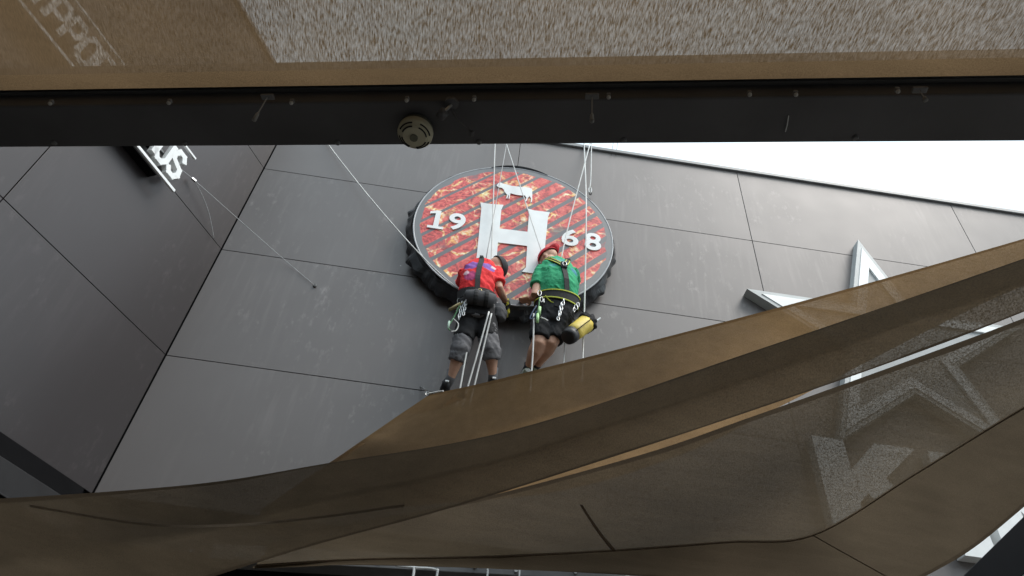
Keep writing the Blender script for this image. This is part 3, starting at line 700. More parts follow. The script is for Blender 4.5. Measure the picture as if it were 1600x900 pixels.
for (px, py), (qx, qy), lab in (((419, 150), (403, 188), 'cord pull hanging from the beam above the corner where the two walls meet'), ((925, 149), (929, 190), 'cord pull hanging from the beam beside the ropes over the digit 8'), ((1436, 139), (1454, 157), 'short cord pull hanging from the beam in front of the open sky')):
    p = at_h(px, py, BH); p.z = CAM.z+BH
    L_ = .10
    for k in range(40):
        L_ = .02+.004*k; q = p-zv*L_; v_ = q-CAM; yy_ = 450-F*v_.dot(up)/v_.dot(fw)
        if yy_ > qy: break
    c = thing('cord_pull', lab, 'cord pull', p)
    bm = bmesh.new(); bevbox(bm, p+zv*-.004, (.035, .016, .008), (pd, pn, zv), b=.002); build('mount', bm, STEELG, c)
    bm = bmesh.new(); tube(bm, [p+zv*-.008, p-zv*L_*.7], .0016, 6); build('cord', bm, mat('cord_grey', (.3, .3, .29), .7), c)
    bm = bmesh.new(); tube(bm, [p-zv*L_*.68, p-zv*L_*.75, p-zv*L_*.98, p-zv*L_], [.002, .0045, .006, .003], 10); build('handle', bm, mat('pull_grey', (.22, .22, .21), .5), c, True)
# sagging cables in the track gap
for k, (off, dr, rad_) in enumerate(((.022, .006, .0045), (.034, .010, .0035), (.014, .004, .003))):
    pts = [PP(-3.3+.37*i, bL+.05+off*.6, HB+.088-.015*k-dr*random.random()) for i in range(21)]
    bm = bmesh.new(); tube(bm, spline(pts, 4), rad_, 6); o = build('cable', bm, [BLACK, mat('cable_grey', (.06, .06, .062), .5), BLACK][k], base=PP(0, bL+.05, HB+.09), smooth=True)
    tag(o, ['thick black cable lying in the gap of the beam', 'grey sagging cable lying in the gap of the beam', 'thin black cable lying in the gap of the beam'][k], 'cable')
p = at_h(1232, 180, BH-.001); q = at_h(1227, 205, BH-.001)
bm = bmesh.new(); tube(bm, [p+zv*-.002, p.lerp(q, .5)+zv*-.006, q+zv*-.002], .0014, 6); tag(build('wire_offcut', bm, WHITE, base=p), 'thin white wire end stuck to the underside of the beam', 'wire')

# cables and pipes on the far beam
for k, (pts_, r_) in enumerate((([(620, 884), (650, 887), (680, 890), (682, 905)], .008), ([(646, 886), (645, 905)], .009), ([(761, 889), (761, 905)], .006), ([(811, 890), (811, 905)], .006))):
    y_ = fB-.03; 
    P_ = []
    for (px, py) in pts_:
        d = ray(px, py); P_.append(CAM+d*((fB-.03)/d.dot(pn)))
    bm = bmesh.new(); P_ = spline(P_+[P_[-1]-zv*.5], 6); tube(bm, P_, r_, 8)
    tag(build('conduit', bm, WHITE, base=P_[0], smooth=True), ['white bent conduit on the far beam', 'thick white straight conduit on the far beam', 'thin white cord hanging beside the thick conduit on the far beam', 'thin white cord hanging furthest along the far beam from the bent conduit'][k], 'conduit')

# ------------------------------------------------------------------ ropes
def rope(label, pts, r=.0065, material=ROPE, name='rope', k=4, cat='rope'):
    pts = [Vector(p) for p in pts]; P_ = spline(pts, k) if len(pts) > 2 else pts
    bm = bmesh.new(); tube(bm, P_, r, 6); return tag(build(name, bm, material, base=P_[-1], smooth=True), label, cat)
YP = 4.55
def top(px, py): return at_y(px, py, D-.02)
rope('white climbing rope falling straight from the roof to the worker in red', [top(774, 205), at_y(774, 216, YF-.03), at_y(773, 240, YF-.06), at_y(768, 400, YP+.17), at_y(764, 440, YP+.20)])
rope('thin rope slanting from the roof across the H to the worker in red', [top(795, 205), at_y(793, 216, YF-.02), at_y(779, 295, YF-.05), at_y(759, 407, YP+.17)], .0045, mat('grey_rope', (.5, .5, .5), .8))
rope('rope slanting from the roof over the cow to the red cap', [top(785, 205), at_y(789, 216, YF-.02), at_y(793, 230, YF-.04), at_y(820, 313, YF-.06), at_y(847, 396, YP+.16), at_y(850, 408, YP+.16)], .006)
rope('rope slanting from the roof over the digit 6 to the worker in green', [top(926, 212), at_y(920, 232, YF-.03), at_y(890, 345, YP+.15), at_y(876, 408, YP+.08)], .0065)
rope('long white rope hanging over the digit 8 past the yellow bucket', [top(912, 212), at_y(913, 232, D-.05), at_y(916, 320, YP+.13), at_y(914, 445, YP+.06), at_y(910, 575, YP), at_y(909, 600, YP)], .0075)
rp = rope('short rope end with a knotted loop hanging beside the round sign', [top(924, 212), at_y(924, 240, D-.05), at_y(923, 282, D-.08), at_y(921, 294, D-.08)], .007)
bm = bmesh.new(); kp = at_y(922, 294, D-.08); tube(bm, [kp+Vector((.016*math.cos(t), 0, -.035+.045*math.sin(t))) for t in [i*math.pi/7 for i in range(14)]], .008, 6, closed=True); build('knot', bm, ROPE, rp)
bm = bmesh.new(); tube(bm, [kp+Vector((.012*math.cos(t)+.004, 0, -.09+.028*math.sin(t))) for t in [i*math.pi/7 for i in range(14)]], .006, 6, closed=True); build('hook', bm, BLACK, rp)
rope('white rope hanging along the inside of the left leg of the worker in red', [at_y(735, 520, YP+.02), at_y(728, 556, YP+.0), at_y(719, 606, YP+.0), at_y(712, 640, YP)], .0075)
rope('white rope between the legs of the worker in red, nearer his left leg', [at_y(764, 487, YP-.15), at_y(748, 545, YP-.09), at_y(731, 604, YP-.02), at_y(722, 635, YP)], .0075)
rope('white rope between the legs of the worker in red, nearer his right leg', [at_y(768, 490, YP-.15), at_y(755, 545, YP-.09), at_y(741, 603, YP-.02), at_y(733, 634, YP)], .0075)
rope('white rope hanging in front of the bare leg of the worker in green', [at_y(834, 490, YP-.13), at_y(833, 540, YP-.10), at_y(830, 588, YP-.06), at_y(828, 616, YP-.05)], .0075)
rope('white rope hanging below the yellow bucket', [at_y(884, 470, YP-.02), at_y(883, 530, YP+.04), at_y(880, 578, YP+.04), at_y(879, 606, YP+.03)], .0065)
rope('long slanting white cord from the roof to the lower rim of the round sign', [top(500, 205), at_y(516, 230, D-.04), at_y(575, 305, D-.12), at_y(640, 380, D-.24), at_y(690, 430, D-.26), at_y(722, 455, D-.28)], .006)
for px, lab in ((957, 'thin dark wire standing at the roof edge nearest the round sign'), (964, 'thin dark wire standing at the roof edge farther from the round sign')):
    rope(lab, [at_y(px+3, 212, D-.03), at_y(px-2, 243, D-.02)], .003, mat('dark_wire', (.06, .06, .06), .6), 'wire', cat='wire')
# thin stay from the side-wall sign
k0 = LP(-.19, .965, .10); clip = LP(-.137, .952, .04)
def onL(px, py, out): d = ray(px, py); n0 = LP(0, 0, out); return CAM+d*((n0-CAM).dot(ln)/d.dot(ln))
A0, A1 = onL(272, 256, .12), onL(303, 281, .05)
A2 = at_y(440, 402, D-.05); A3 = at_y(492, 446, D-.01)
ow = rope('thin steel stay wire from the side wall sign to the main facade', [A0, A1, A1.lerp(A2, .5), A2, A3], .0028, WIRE, 'stay_wire', 4, 'wire')
bm = bmesh.new(); dd = (A2-A1).normalized(); s_, t_ = frame_at(dd); bevbox(bm, A1, (.05, .022, .022), (dd, s_, t_), b=.004); build('wire_clamp', bm, METAL, ow)
bm = bmesh.new(); bevbox(bm, A3+Vector((0, .0, 0)), (.03, .014, .03), b=.003); link_loop_pts = [A3+Vector((.009*math.cos(t), -.012, .009*math.sin(t))) for t in [i*math.pi/6 for i in range(12)]]; tube(bm, link_loop_pts, .0025, 6, closed=True); build('wire_anchor', bm, STEELG, ow)
rope('loose curled wire end hanging from the stay wire clamp', [A1, onL(316, 305, .05), onL(327, 335, .045), onL(334, 371, .03)], .003, WIRE, 'loose_wire', 5, 'wire')

# ================================================================== PEOPLE
def PX(px, py, y): return at_y(px, py, y)
def hand(bm, wrist, dirv, palm_n, side, curl=.6, s=1.0):
    """palm and five bent fingers; side=+1 puts the thumb along dirv x palm_n"""
    d = dirv.normalized(); nrm = (palm_n-d*palm_n.dot(d)).normalized(); lat = d.cross(nrm).normalized()*side
    tube(bm, [wrist-d*.02, wrist+d*.02, wrist+d*.06*s, wrist+d*.092*s], [(.026, .020), (.034, .019), (.042, .017), (.040, .014)], 12, side=lat)
    for i, (o_, L_) in enumerate(((.031, .068), (.011, .078), (-.010, .073), (-.030, .056))):
        p = wrist+d*.088*s+lat*o_*s; pts = [p-d*.02]; a = 0
        for seg, f in enumerate((.45, .32, .25)):
            a += curl*(.5 if seg == 0 else .9); pts.append(pts[-1]+(d*math.cos(a)+nrm*math.sin(a))*(L_*f+(.02 if seg == 0 else 0))*s)
        tube(bm, pts, [.0105, .0100, .0092, .0078], 8)
    p = wrist+d*.03*s+lat*.03*s
    tube(bm, [p, p+(d*.5+lat*.8)*.03, p+(d*.9+lat*.8)*.05+nrm*.012, p+(d*1.3+lat*.5)*.06+nrm*.024], [.014, .0125, .011, .0085], 8)
def shoe(bm, heel, toe, h=.075):
    d = (toe-heel); L_ = d.length; d.normalize(); lat = d.cross(zv).normalized()
    tube(bm, [heel-d*.01+zv*.03, heel+d*.03+zv*.045, heel+d*.35*L_+zv*.05, heel+d*.65*L_+zv*.032, heel+d*.9*L_+zv*.026, toe+zv*.024], [(.028, .030), (.036, .045), (.040, .048), (.046, .034), (.042, .027), (.022, .018)], 14, side=lat)
def head(bm, c, fwd, upv, s=1.0):
    f = fwd.normalized(); u = (upv-f*upv.dot(f)).normalized(); r = f.cross(u).normalized()
    Mx = Matrix((r, f, u)).transposed()
    sphere(bm, c+u*.03*s-f*.008, (.076*s, .096*s, .088*s), 20, 14, Mx)
    sphere(bm, c-u*.035*s+f*.018*s, (.060*s, .070*s, .075*s), 16, 12, Mx)
    tube(bm, [c+f*.085*s+u*.02, c+f*.108*s-u*.012, c+f*.09*s-u*.022], [.008, .014, .012], 8)
    for k in (-1, 1): sphere(bm, c+r*k*.078*s-u*.005, (.012, .020, .032), 10, 8, Mx)
    sphere(bm, c+f*.078*s-u*.052*s, (.025, .016, .007), 10, 6, Mx); sphere(bm, c+f*.076*s-u*.064*s, (.022, .016, .007), 10, 6, Mx)
    sphere(bm, c+f*.072*s-u*.092*s, (.024, .022, .018), 10, 6, Mx)
    for k in (-1, 1): sphere(bm, c+f*.086*s+u*.028*s+r*k*.03, (.022, .010, .008), 8, 6, Mx)
    return f, u, r, Mx
def eyes(c, f, u, r, parent, s=1.0):
    for k in (-1, 1):
        bm = bmesh.new(); sphere(bm, c+f*.080*s+u*.008*s+r*k*.030*s, .0125*s, 10, 8); build('eye', bm, mat('eye_white', (.7, .68, .64), .3), parent, True)
        # iris
def cap(c, f, u, r, brimdir, material, parent, s=1.0, tilt=.0):
    bm = bmesh.new(); Mx = Matrix((r, f, u)).transposed()
    t = bmesh.new(); bmesh.ops.create_uvsphere(t, u_segments=28, v_segments=16, radius=1)
    bmesh.ops.bisect_plane(t, geom=t.verts[:]+t.edges[:]+t.faces[:], plane_co=(0, 0, -.05), plane_no=(0, 0, 1), clear_inner=True)
    for v in t.verts: v.co.z = min(v.co.z, .93)+.0
    bmesh.ops.transform(t, matrix=Matrix.Translation(c+u*.035*s-f*.006) @ Mx.to_4x4() @ Matrix.Diagonal((.088*s, .108*s, .098*s, 1)), verts=t.verts); merge(bm, t)
    o = build('cap', bm, material, parent, True); o.modifiers.new('s', 'SOLIDIFY').thickness = .004
    b = brimdir.normalized(); lat = b.cross(u).normalized(); bm = bmesh.new(); A = []; B = []
    for i in range(13):
        a = R_(-75+150*i/12); base = c+u*.030*s+b*(.100*s*math.cos(a))+lat*(.083*s*math.sin(a))
        A.append(bm.verts.new(base)); B.append(bm.verts.new(base+b*(.058*s*max(0, math.cos(a*1.15)))-u*(.012-.02*math.cos(a)*.4)+u*tilt*math.cos(a)))
    for i in range(12): bm.faces.new((A[i], A[i+1], B[i+1], B[i]))
    q = build('brim', bm, material, o, True); q.modifiers.new('s', 'SOLIDIFY').thickness = .005
    bm = bmesh.new(); sphere(bm, c+u*.128*s, (.008, .008, .005)); build('button', bm, material, o, True)
    return o
class Torso:
    """spine rings; gives points on the back for straps and belts"""
    def __init__(s, rings, right): s.r = [(Vector(c), a, b) for c, a, b in rings]; s.right = Vector(right).normalized()
    def ring(s, t):
        i = min(int(t), len(s.r)-2); k = t-i; c = s.r[i][0].lerp(s.r[i+1][0], k); a = s.r[i][1]*(1-k)+s.r[i+1][1]*k; b = s.r[i][2]*(1-k)+s.r[i+1][2]*k
        tn = (s.r[min(i+1, len(s.r)-1)][0]-s.r[max(i-1, 0)][0]).lerp(s.r[min(i+2, len(s.r)-1)][0]-s.r[i][0], k).normalized()
        u = (s.right-tn*s.right.dot(tn)).normalized(); v = tn.cross(u).normalized()     # v points towards the facade
        return c, a, b, u, v, tn
    def pt(s, t, th, off=0):
        c, a, b, u, v, tn = s.ring(t); th = R_(th)                                       # th 0 = middle of the back, + = to the right
        return c+u*((a+off)*math.sin(th))-v*((b+off)*math.cos(th)), (u*math.sin(th)-v*math.cos(th)).normalized()
def band(bm, T, pts, w, th=.005, off=.008):
    """webbing along (t, angle) points on the torso, lying flat on the shirt"""
    P_ = [T.pt(a, b, off) for a, b in pts]; n = len(P_); rg = []
    for i in range(n):
        t = (P_[min(i+1, n-1)][0]-P_[max(i-1, 0)][0]).normalized(); nn = P_[i][1]; s = t.cross(nn).normalized()
        rg.append([bm.verts.new(P_[i][0]+s*(w/2*x)+nn*(th*y)) for x, y in ((-1, -.5), (1, -.5), (1, 1), (-1, 1))])
    for i in range(n-1):
        for k in range(4): bm.faces.new((rg[i][k], rg[i][(k+1) % 4], rg[i+1][(k+1) % 4], rg[i+1][k]))
    bm.faces.new(rg[0][::-1]); bm.faces.new(rg[-1])
def lin(a, b, n=8): return [(a[0]+(b[0]-a[0])*i/n, a[1]+(b[1]-a[1])*i/n) for i in range(n+1)]
def link_loop(bm, c, w, h, r, dx=Vector((1, 0, 0)), dz=zv): tube(bm, [c+dx*(w*math.cos(t))+dz*(h*math.sin(t)) for t in [i*math.pi/7 for i in range(14)]], r, 6, closed=True)
def carabiner(c, parent, material=METAL, s=1.0, ang=0):
    bm = bmesh.new(); dx = Vector((math.cos(ang), .3*math.sin(ang), math.sin(ang)*.4)).normalized(); link_loop(bm, c, .022*s, .045*s, .0055*s, dx)
    return build('carabiner', bm, material, parent, True)
def chain(c0, c1, parent, n=7, material=METAL):
    bm = bmesh.new()
    for i in range(n):
        c = c0.lerp(c1, i/(n-1)); dx = Vector((1, 0, 0)) if i % 2 else Vector((.4, .9, 0)); link_loop(bm, c, .010, .022, .0045, dx)
    return build('quickdraw_chain', bm, material, parent, True)

def cloth_mat(name, c, blobs=()):
    M = mat(name, c, .85, noise_amt=.14, nscale=10, bump=.35, bscale=22)
    if blobs:
        n = M.node_tree; b = n.nodes['Principled BSDF']; src = b.inputs['Base Color'].links[0].from_socket; t = n.nodes.new('ShaderNodeTexCoord')
        z = n.nodes.new('ShaderNodeTexNoise'); z.inputs['Scale'].default_value = 26; z.inputs['Detail'].default_value = 4; n.links.new(t.outputs['Object'], z.inputs['Vector'])
        for p, r, c2, amt in blobs:
            d = n.nodes.new('ShaderNodeVectorMath'); d.operation = 'DISTANCE'; n.links.new(t.outputs['Object'], d.inputs[0]); d.inputs[1].default_value = p
            ad = n.nodes.new('ShaderNodeMath'); ad.operation = 'MULTIPLY_ADD'; n.links.new(z.outputs['Fac'], ad.inputs[0]); ad.inputs[1].default_value = r*1.1; n.links.new(d.outputs['Value'], ad.inputs[2])
            mr_ = n.nodes.new('ShaderNodeMapRange'); n.links.new(ad.outputs[0], mr_.inputs[0]); mr_.inputs[1].default_value = r*1.45; mr_.inputs[2].default_value = r*1.6; mr_.inputs[3].default_value = amt; mr_.inputs[4].default_value = 0
            x = n.nodes.new('ShaderNodeMix'); x.data_type = 'RGBA'; n.links.new(mr_.outputs[0], x.inputs[0]); n.links.new(src, x.inputs[6]); x.inputs[7].default_value = (*c2, 1); src = x.outputs[2]
        n.links.new(src, b.inputs['Base Color'])
    return M
def torso_shape(bm, T, t0, t1, off=0, n=10):
    P_ = []; r = []
    for i in range(n+1):
        c, a, b, u, v, tn = T.ring(t0+(t1-t0)*i/n); P_.append(c); r.append((a+off, b+off))
    tube(bm, P_, r, 28, side=T.right, power=2.3)

# ---------------------------------------------------------------- worker in red
Y = YP
foot = PX(735, 604, D-.15)
red = thing('person', 'worker in a red shirt, grey shorts and dark cap, hanging at the round sign', 'person', (foot.x, foot.y, foot.z))
T = Torso([(PX(745, 503, Y+.03), .140, .11), (PX(744, 487, Y+.02), .152, .115), (PX(744, 466, Y-.01), .140, .095), (PX(745, 446, Y-.03), .140, .098), (PX(749, 431, Y-.01), .150, .100), (PX(754, 420, Y+.03), .132, .080), (PX(761, 412, Y+.07), .062, .058)], Vector((1, .12, .05)))
shR, shL = PX(774, 425, Y+.02), PX(727, 429, Y+.05)
elR, elL = PX(780, 451, Y-.01), PX(722, 446, Y+.28)
wrR, wrL = PX(791, 474, Y+.13), PX(745, 452, Y+.20)
hc = PX(773, 419, Y+.08); hf = Vector((.30, .62, -.70)); hu = Vector((.80, .25, .50))
legs = [(PX(731, 503, Y+.03), PX(719, 549, Y+.04), PX(704, 592, Y+.15), PX(697, 604, Y+.20), -1), (PX(759, 503, Y+.03), PX(767, 548, Y+.04), PX(770, 588, Y+.15), PX(770, 599, Y+.20), 1)]
bm = bmesh.new(); torso_shape(bm, T, 0, 6, -.012)
tube(bm, [PX(758, 417, Y+.06), hc-Vector((0, .02, .03))], [.055, .052], 14); f_, u_, r_, _ = head(bm, hc, hf, hu)
for s_, e_, w_ in ((shR, elR, wrR), (shL, elL, wrL)):
    tube(bm, [s_, s_.lerp(e_, .4), e_, e_.lerp(w_, .3), w_], [.050, .045, .037, .038, .024], 14)
hand(bm, wrR, Vector((.35, .5, -.75)), Vector((-.9, .3, -.2)), 1, .9); hand(bm, wrL, Vector((.6, .5, -.2)), Vector((.2, .3, -1)), -1, .8)
for hp, kn, an, he, sd_ in legs:
    tube(bm, [hp, hp.lerp(kn, .5), kn, kn.lerp(an, .3), kn.lerp(an, .75), an, he+Vector((0, .02, .03))], [.080, .072, .052, .056, .038, .033, .036], 16)
organic('body', bm, SKIN, red, .009, 4); eyes(hc, f_, u_, r_, red)
base = Vector(red.location)
REDC = cloth_mat('red_shirt', (.80, .030, .035), [(tuple(T.pt(4.0, -38)[0]-base), .07, (.17, .10, .42), .9), (tuple(T.pt(4.3, 22)[0]-base), .065, (.17, .12, .45), .9), (tuple(T.pt(3.1, -30)[0]-base), .06, (.30, .07, .25), .7), (tuple(T.pt(4.55, 42)[0]-base), .028, (.7, .6, .6), .9), (tuple(T.pt(3.35, -50)[0]-base), .03, (.7, .55, .6), .8)])
bm = bmesh.new(); torso_shape(bm, T, 1.75, 5.75, .008)
for s_, e_ in ((shR, elR), (shL, elL)): tube(bm, [s_+(s_-e_)*.05+Vector((0, 0, .01)), s_.lerp(e_, .35), s_.lerp(e_, .72)], [.060, .066, .064], 16)
organic('shirt', bm, REDC, red, .010, 4, 3, .012, 15)
GREYC = cloth_mat('grey_shorts', (.165, .162, .172))
bm = bmesh.new(); torso_shape(bm, T, -.1, 1.6, .012, 6)
for hp, kn, an, he, sd_ in legs: tube(bm, [hp+Vector((0, 0, .05)), hp.lerp(kn, .5), hp.lerp(kn, 1.0), kn.lerp(an, .36)], [.088, .084, .080, .078], 18)
organic('shorts', bm, GREYC, red, .011, 3, 8, .013, 14)
BLKC = cloth_mat('black_cloth', (.014, .014, .016))
bm = bmesh.new(); torso_shape(bm, T, -.05, 1.7, .020, 6)
for hp, kn, an, he, sd_ in legs: tube(bm, [hp+Vector((0, 0, .05)), hp.lerp(kn, .30), hp.lerp(kn, .62)], [.096, .092, .089], 18)
organic('harness_seat', bm, BLKC, red, .013, 3, 5, .005, 14)
for hp, kn, an, he, sd_ in legs:
    bm = bmesh.new(); tube(bm, [an+Vector((0, -.01, .075))*1.0, an, he+Vector((0, .01, .03))], [.038, .038, .042], 14); build('sock', bm, mat('grey_sock', (.17, .17, .18), .9), red, True)
    bm = bmesh.new(); shoe(bm, he+Vector((0, -.045, -.045)), he+Vector((.02*sd_, .21, -.02))); o = build('shoe', bm, mat('black_shoe', (.018, .018, .02), .6), red, True)
    bm = bmesh.new(); bevbox(bm, he+Vector((.004, -.078, .0)), (.032, .010, .016), b=.003); build('heel_tab', bm, WHITE, o)
cap(hc, f_, u_, r_, f_, mat('dark_cap', (.028, .030, .036), .8), red, 1.02)
bm = bmesh.new(); hand(bm, wrR-Vector((.0, 0, 0)), Vector((.35, .5, -.75)), Vector((-.9, .3, -.2)), 1, .9, 1.04)
tube(bm, [wrR-Vector((.35, .5, -.75))*.04, wrR+Vector((.35, .5, -.75))*.03], [.034, .038], 14)
organic('glove', bm, mat('black_glove', (.02, .02, .02), .7, color2=(.62, .55, .04), c2lo=.50, c2hi=.53, c2scale=24), red, .006, 2)
# harness
bm = bmesh.new(); band(bm, T, lin((2.0, -170), (2.0, 170), 40), .085, .010, .016); build('harness_belt', bm, BLACK, red)
bm = bmesh.new(); band(bm, T, lin((2.1, -4), (4.6, -8), 10)+[(5.1, -14), (5.35, -22)], .045, .006, .014); build('harness_strap', bm, BLACK, red)
bm = bmesh.new(); bevbox(bm, T.pt(5.25, -18, .024)[0], (.035, .02, .035), b=.006); build('strap_buckle', bm, BLACK, red)
bm = bmesh.new(); b0 = T.pt(1.3, 0, .055)[0]
tube(bm, [b0+Vector((x, .012*abs(x)/.1, z)) for x, z in ((-.125, -.01), (-.11, 0), (-.04, .004), (.05, .0), (.12, -.004), (.135, -.012))], [(.03, .03), (.055, .066), (.06, .072), (.06, .072), (.055, .066), (.03, .03)], 18, side=Vector((0, 1, 0)))
build('tool_roll', bm, cloth_mat('grey_pouch', (.075, .075, .08)), red, True)
for x in (-.035, .055):
    bm = bmesh.new(); tube(bm, [b0+Vector((x, -.0+.063*math.cos(t)*1.0, .076*math.sin(t))) for t in [i*math.pi/8 for i in range(16)]], [(.017, .003)]*16, 6, closed=True, side=Vector((1, 0, 0))); build('roll_strap', bm, BLACK, red)
bm = bmesh.new(); q = PX(781, 489, Y-.0)
tube(bm, [q+Vector((-.03, 0, .085)), q+Vector((-.02, 0, .07)), q, q+Vector((.0, 0, -.07)), q+Vector((-.005, 0, -.085))], [(.03, .02), (.055, .045), (.068, .055), (.055, .045), (.02, .02)], 18, side=Vector((1, .3, 0)))
organic('tool_pouch', bm, MATS['grey_pouch'], red, .01, 2, 2, .010, 18)
c = T.pt(1.95, 2, .03)[0]; carabiner(c, red, BRASS, .75)
for i, (px, py) in enumerate(((717, 470), (721, 478), (714, 484), (724, 488), (727, 474), (768, 470), (764, 475))): carabiner(PX(px, py, Y-.06-.01*i), red, METAL if i % 3 else GREYSIDE, .62, i*.9)
chain(PX(722, 474, Y-.09), PX(717, 497, Y-.10), red); chain(PX(729, 470, Y-.13), PX(724, 490, Y-.12), red, 6); chain(PX(757, 468, Y-.13), PX(772, 474, Y-.08), red, 5)
for i, pts_ in enumerate(([(718, 478), (709, 496), (701, 510), (703, 516)], [(708, 498), (716, 506), (713, 516), (705, 518)], [(733, 468), (725, 472), (716, 478)], [(735, 467), (745, 470), (758, 467)])):
    bm = bmesh.new(); tube(bm, spline([PX(x, y, Y-.10) for x, y in pts_], 5), .005, 6); build('lanyard', bm, [mat('green_cord', (.12, .30, .14), .7), ROPE, mat('khaki_cord', (.4, .36, .18), .8), METAL][i], red, True)
bm = bmesh.new(); q = PX(709, 481, Y-.08); tube(bm, [q+Vector((.045, 0, .06)), q+Vector((.02, 0, .02)), q+Vector((-.035, 0, -.03))], [(.012, .008), (.028, .012), (.018, .010)], 10); build('glove_on_belt', bm, mat('tan_leather', (.52, .44, .24), .8), red, True)
bm = bmesh.new(); q = PX(701, 508, Y-.10); tube(bm, [q+Vector((0, 0, .04)), q+Vector((0, 0, -.04))], [.010, .008], 8); build('descender', bm, mat('pale_green', (.45, .6, .5), .5), red, True)

# ---------------------------------------------------------------- worker in green
foot = PX(828, 582, D-.15)
grn = thing('person', 'worker in a green shirt, black shorts and red cap, hanging at the round sign', 'person', tuple(foot))
T = Torso([(PX(860, 507, Y+.02), .14, .11), (PX(866, 490, Y), .158, .12), (PX(871, 470, Y-.02), .166, .115), (PX(873, 449, Y-.05), .166, .115), (PX(872, 432, Y-.03), .168, .108), (PX(869, 419, Y+.01), .145, .086), (PX(862, 409, Y+.07), .066, .060)], Vector((1, -.10, -.12)))
shL, shR = PX(846, 424, Y+.0), PX(893, 426, Y+.04)
elL, wrL = PX(836, 463, Y-.06), PX(831, 466, Y+.14)
elR, wrR = PX(898, 448, Y+.28), PX(880, 452, Y+.20)
hc = PX(858, 405, Y+.16); hf = Vector((-.62, .62, -.48)); hu = Vector((-.30, .25, .92))
legs = [(PX(849, 507, Y+.02), PX(841, 538, Y+.0), PX(826, 573, Y+.18), PX(823, 584, Y+.22), -1), (PX(872, 507, Y+.02), PX(860, 538, Y+.02), PX(839, 570, Y+.22), PX(832, 580, Y+.28), 1)]
bm = bmesh.new(); torso_shape(bm, T, 0, 6, -.012)
tube(bm, [PX(863, 414, Y+.05), hc-Vector((0, .02, .03))], [.057, .054], 14); f_, u_, r_, _ = head(bm, hc, hf, hu)
for s_, e_, w_ in ((shR, elR, wrR), (shL, elL, wrL)):
    tube(bm, [s_, s_.lerp(e_, .4), e_, e_.lerp(w_, .3), w_], [.052, .048, .043, .043, .027], 14)
hand(bm, wrL, Vector((-.75, .6, .05)), Vector((0, .2, 1)), 1, .5); hand(bm, wrR, Vector((-.6, .5, -.3)), Vector((-.3, .2, -1)), 1, .8)
for hp, kn, an, he, sd_ in legs:
    tube(bm, [hp, hp.lerp(kn, .5), kn, kn.lerp(an, .28), kn.lerp(an, .75), an, he+Vector((0, .02, .03))], [.084, .076, .060, .064, .044, .035, .036], 16)
organic('body', bm, SKIN, grn, .009, 4); eyes(hc, f_, u_, r_, grn)
base = Vector(grn.location)
GRNC = cloth_mat('green_shirt', (.030, .36, .165), [(tuple(T.pt(4.9, 8)[0]-base), .07, (.10, .36, .34), .8), (tuple(T.pt(3.9, 55)[0]-base), .05, (.08, .26, .42), .8), (tuple(T.pt(4.2, -20)[0]-base), .035, (.08, .30, .36), .7)])
bm = bmesh.new(); torso_shape(bm, T, 1.75, 5.75, .008)
for s_, e_ in ((shR, elR), (shL, elL)): tube(bm, [s_+(s_-e_)*.05+Vector((0, 0, .01)), s_.lerp(e_, .30), s_.lerp(e_, .62)], [.062, .070, .070], 16)
organic('shirt', bm, GRNC, grn, .010, 4, 6, .012, 15)
bm = bmesh.new(); torso_shape(bm, T, -.1, 1.9, .014, 6)
for hp, kn, an, he, sd_ in legs: tube(bm, [hp+Vector((0, 0, .05)), hp.lerp(kn, .4), hp.lerp(kn, .80)], [.104, .100, .090], 18)
organic('shorts', bm, cloth_mat('black_shorts', (.013, .014, .017)), grn, .011, 3, 4, .011, 14)
for hp, kn, an, he, sd_ in legs:
    bm = bmesh.new(); tube(bm, [an+Vector((0, -.008, .03)), an, he+Vector((0, .01, .03))], [.040, .039, .042], 14); build('sock', bm, mat('navy_sock', (.03, .032, .042), .9), grn, True)
    bm = bmesh.new(); shoe(bm, he+Vector((0, -.045, -.045)), he+Vector((-.03, .20, -.02))); o = build('shoe', bm, mat('grey_green_shoe', (.22, .24, .16), .7, color2=(.62, .64, .6), c2lo=.48, c2hi=.52, c2scale=22), grn, True)
    bm = bmesh.new(); tube(bm, [he+Vector((.0, -.07, -.052)), he+Vector((-.01, .05, -.052)), he+Vector((-.03, .20, -.034))], [(.040, .012), (.044, .012), (.03, .012)], 12, side=Vector((1, 0, 0))); build('sole', bm, mat('dark_sole', (.06, .065, .05), .8), o, True)
cap(hc, f_, u_, r_, -f_+u_*.25, mat('red_cap', (.52, .02, .035), .75), grn, 1.04, .02)
bm = bmesh.new(); band(bm, T, lin((1.75, -170), (1.95, 170), 40), .10, .010, .018); build('harness_belt', bm, BLACK, grn)
for dt, lab in ((.30, 0), (-.30, 1)):
    bm = bmesh.new(); band(bm, T, lin((1.75+dt, -120), (1.95+dt, 130), 34), .010, .004, .030); build('belt_edging', bm, YEL, grn)
yc = (3.95, 12)
for a in ((5.35, -38), (5.2, 44)):
    pts_ = lin(yc, a, 9); bm = bmesh.new(); band(bm, T, pts_, .048, .006, .016); build('harness_strap', bm, BLACK, grn)
    for sg_ in (-1, 1):
        bm = bmesh.new(); P2 = [(t_+.0, th_+sg_*6.5) for t_, th_ in pts_]; band(bm, T, P2, .008, .004, .022); build('strap_edging', bm, YEL, grn)
bm = bmesh.new(); band(bm, T, lin(yc, (2.0, 26), 8), .046, .006, .016); build('harness_strap', bm, BLACK, grn)
bm = bmesh.new(); q, nn = T.pt(3.95, 12, .03); bevbox(bm, q, (.06, .02, .075), b=.008); build('dorsal_plate', bm, BLACK, grn)
bm = bmesh.new(); link_loop(bm, q+nn*.014, .018, .022, .004); build('dorsal_ring', bm, METAL, grn, True)
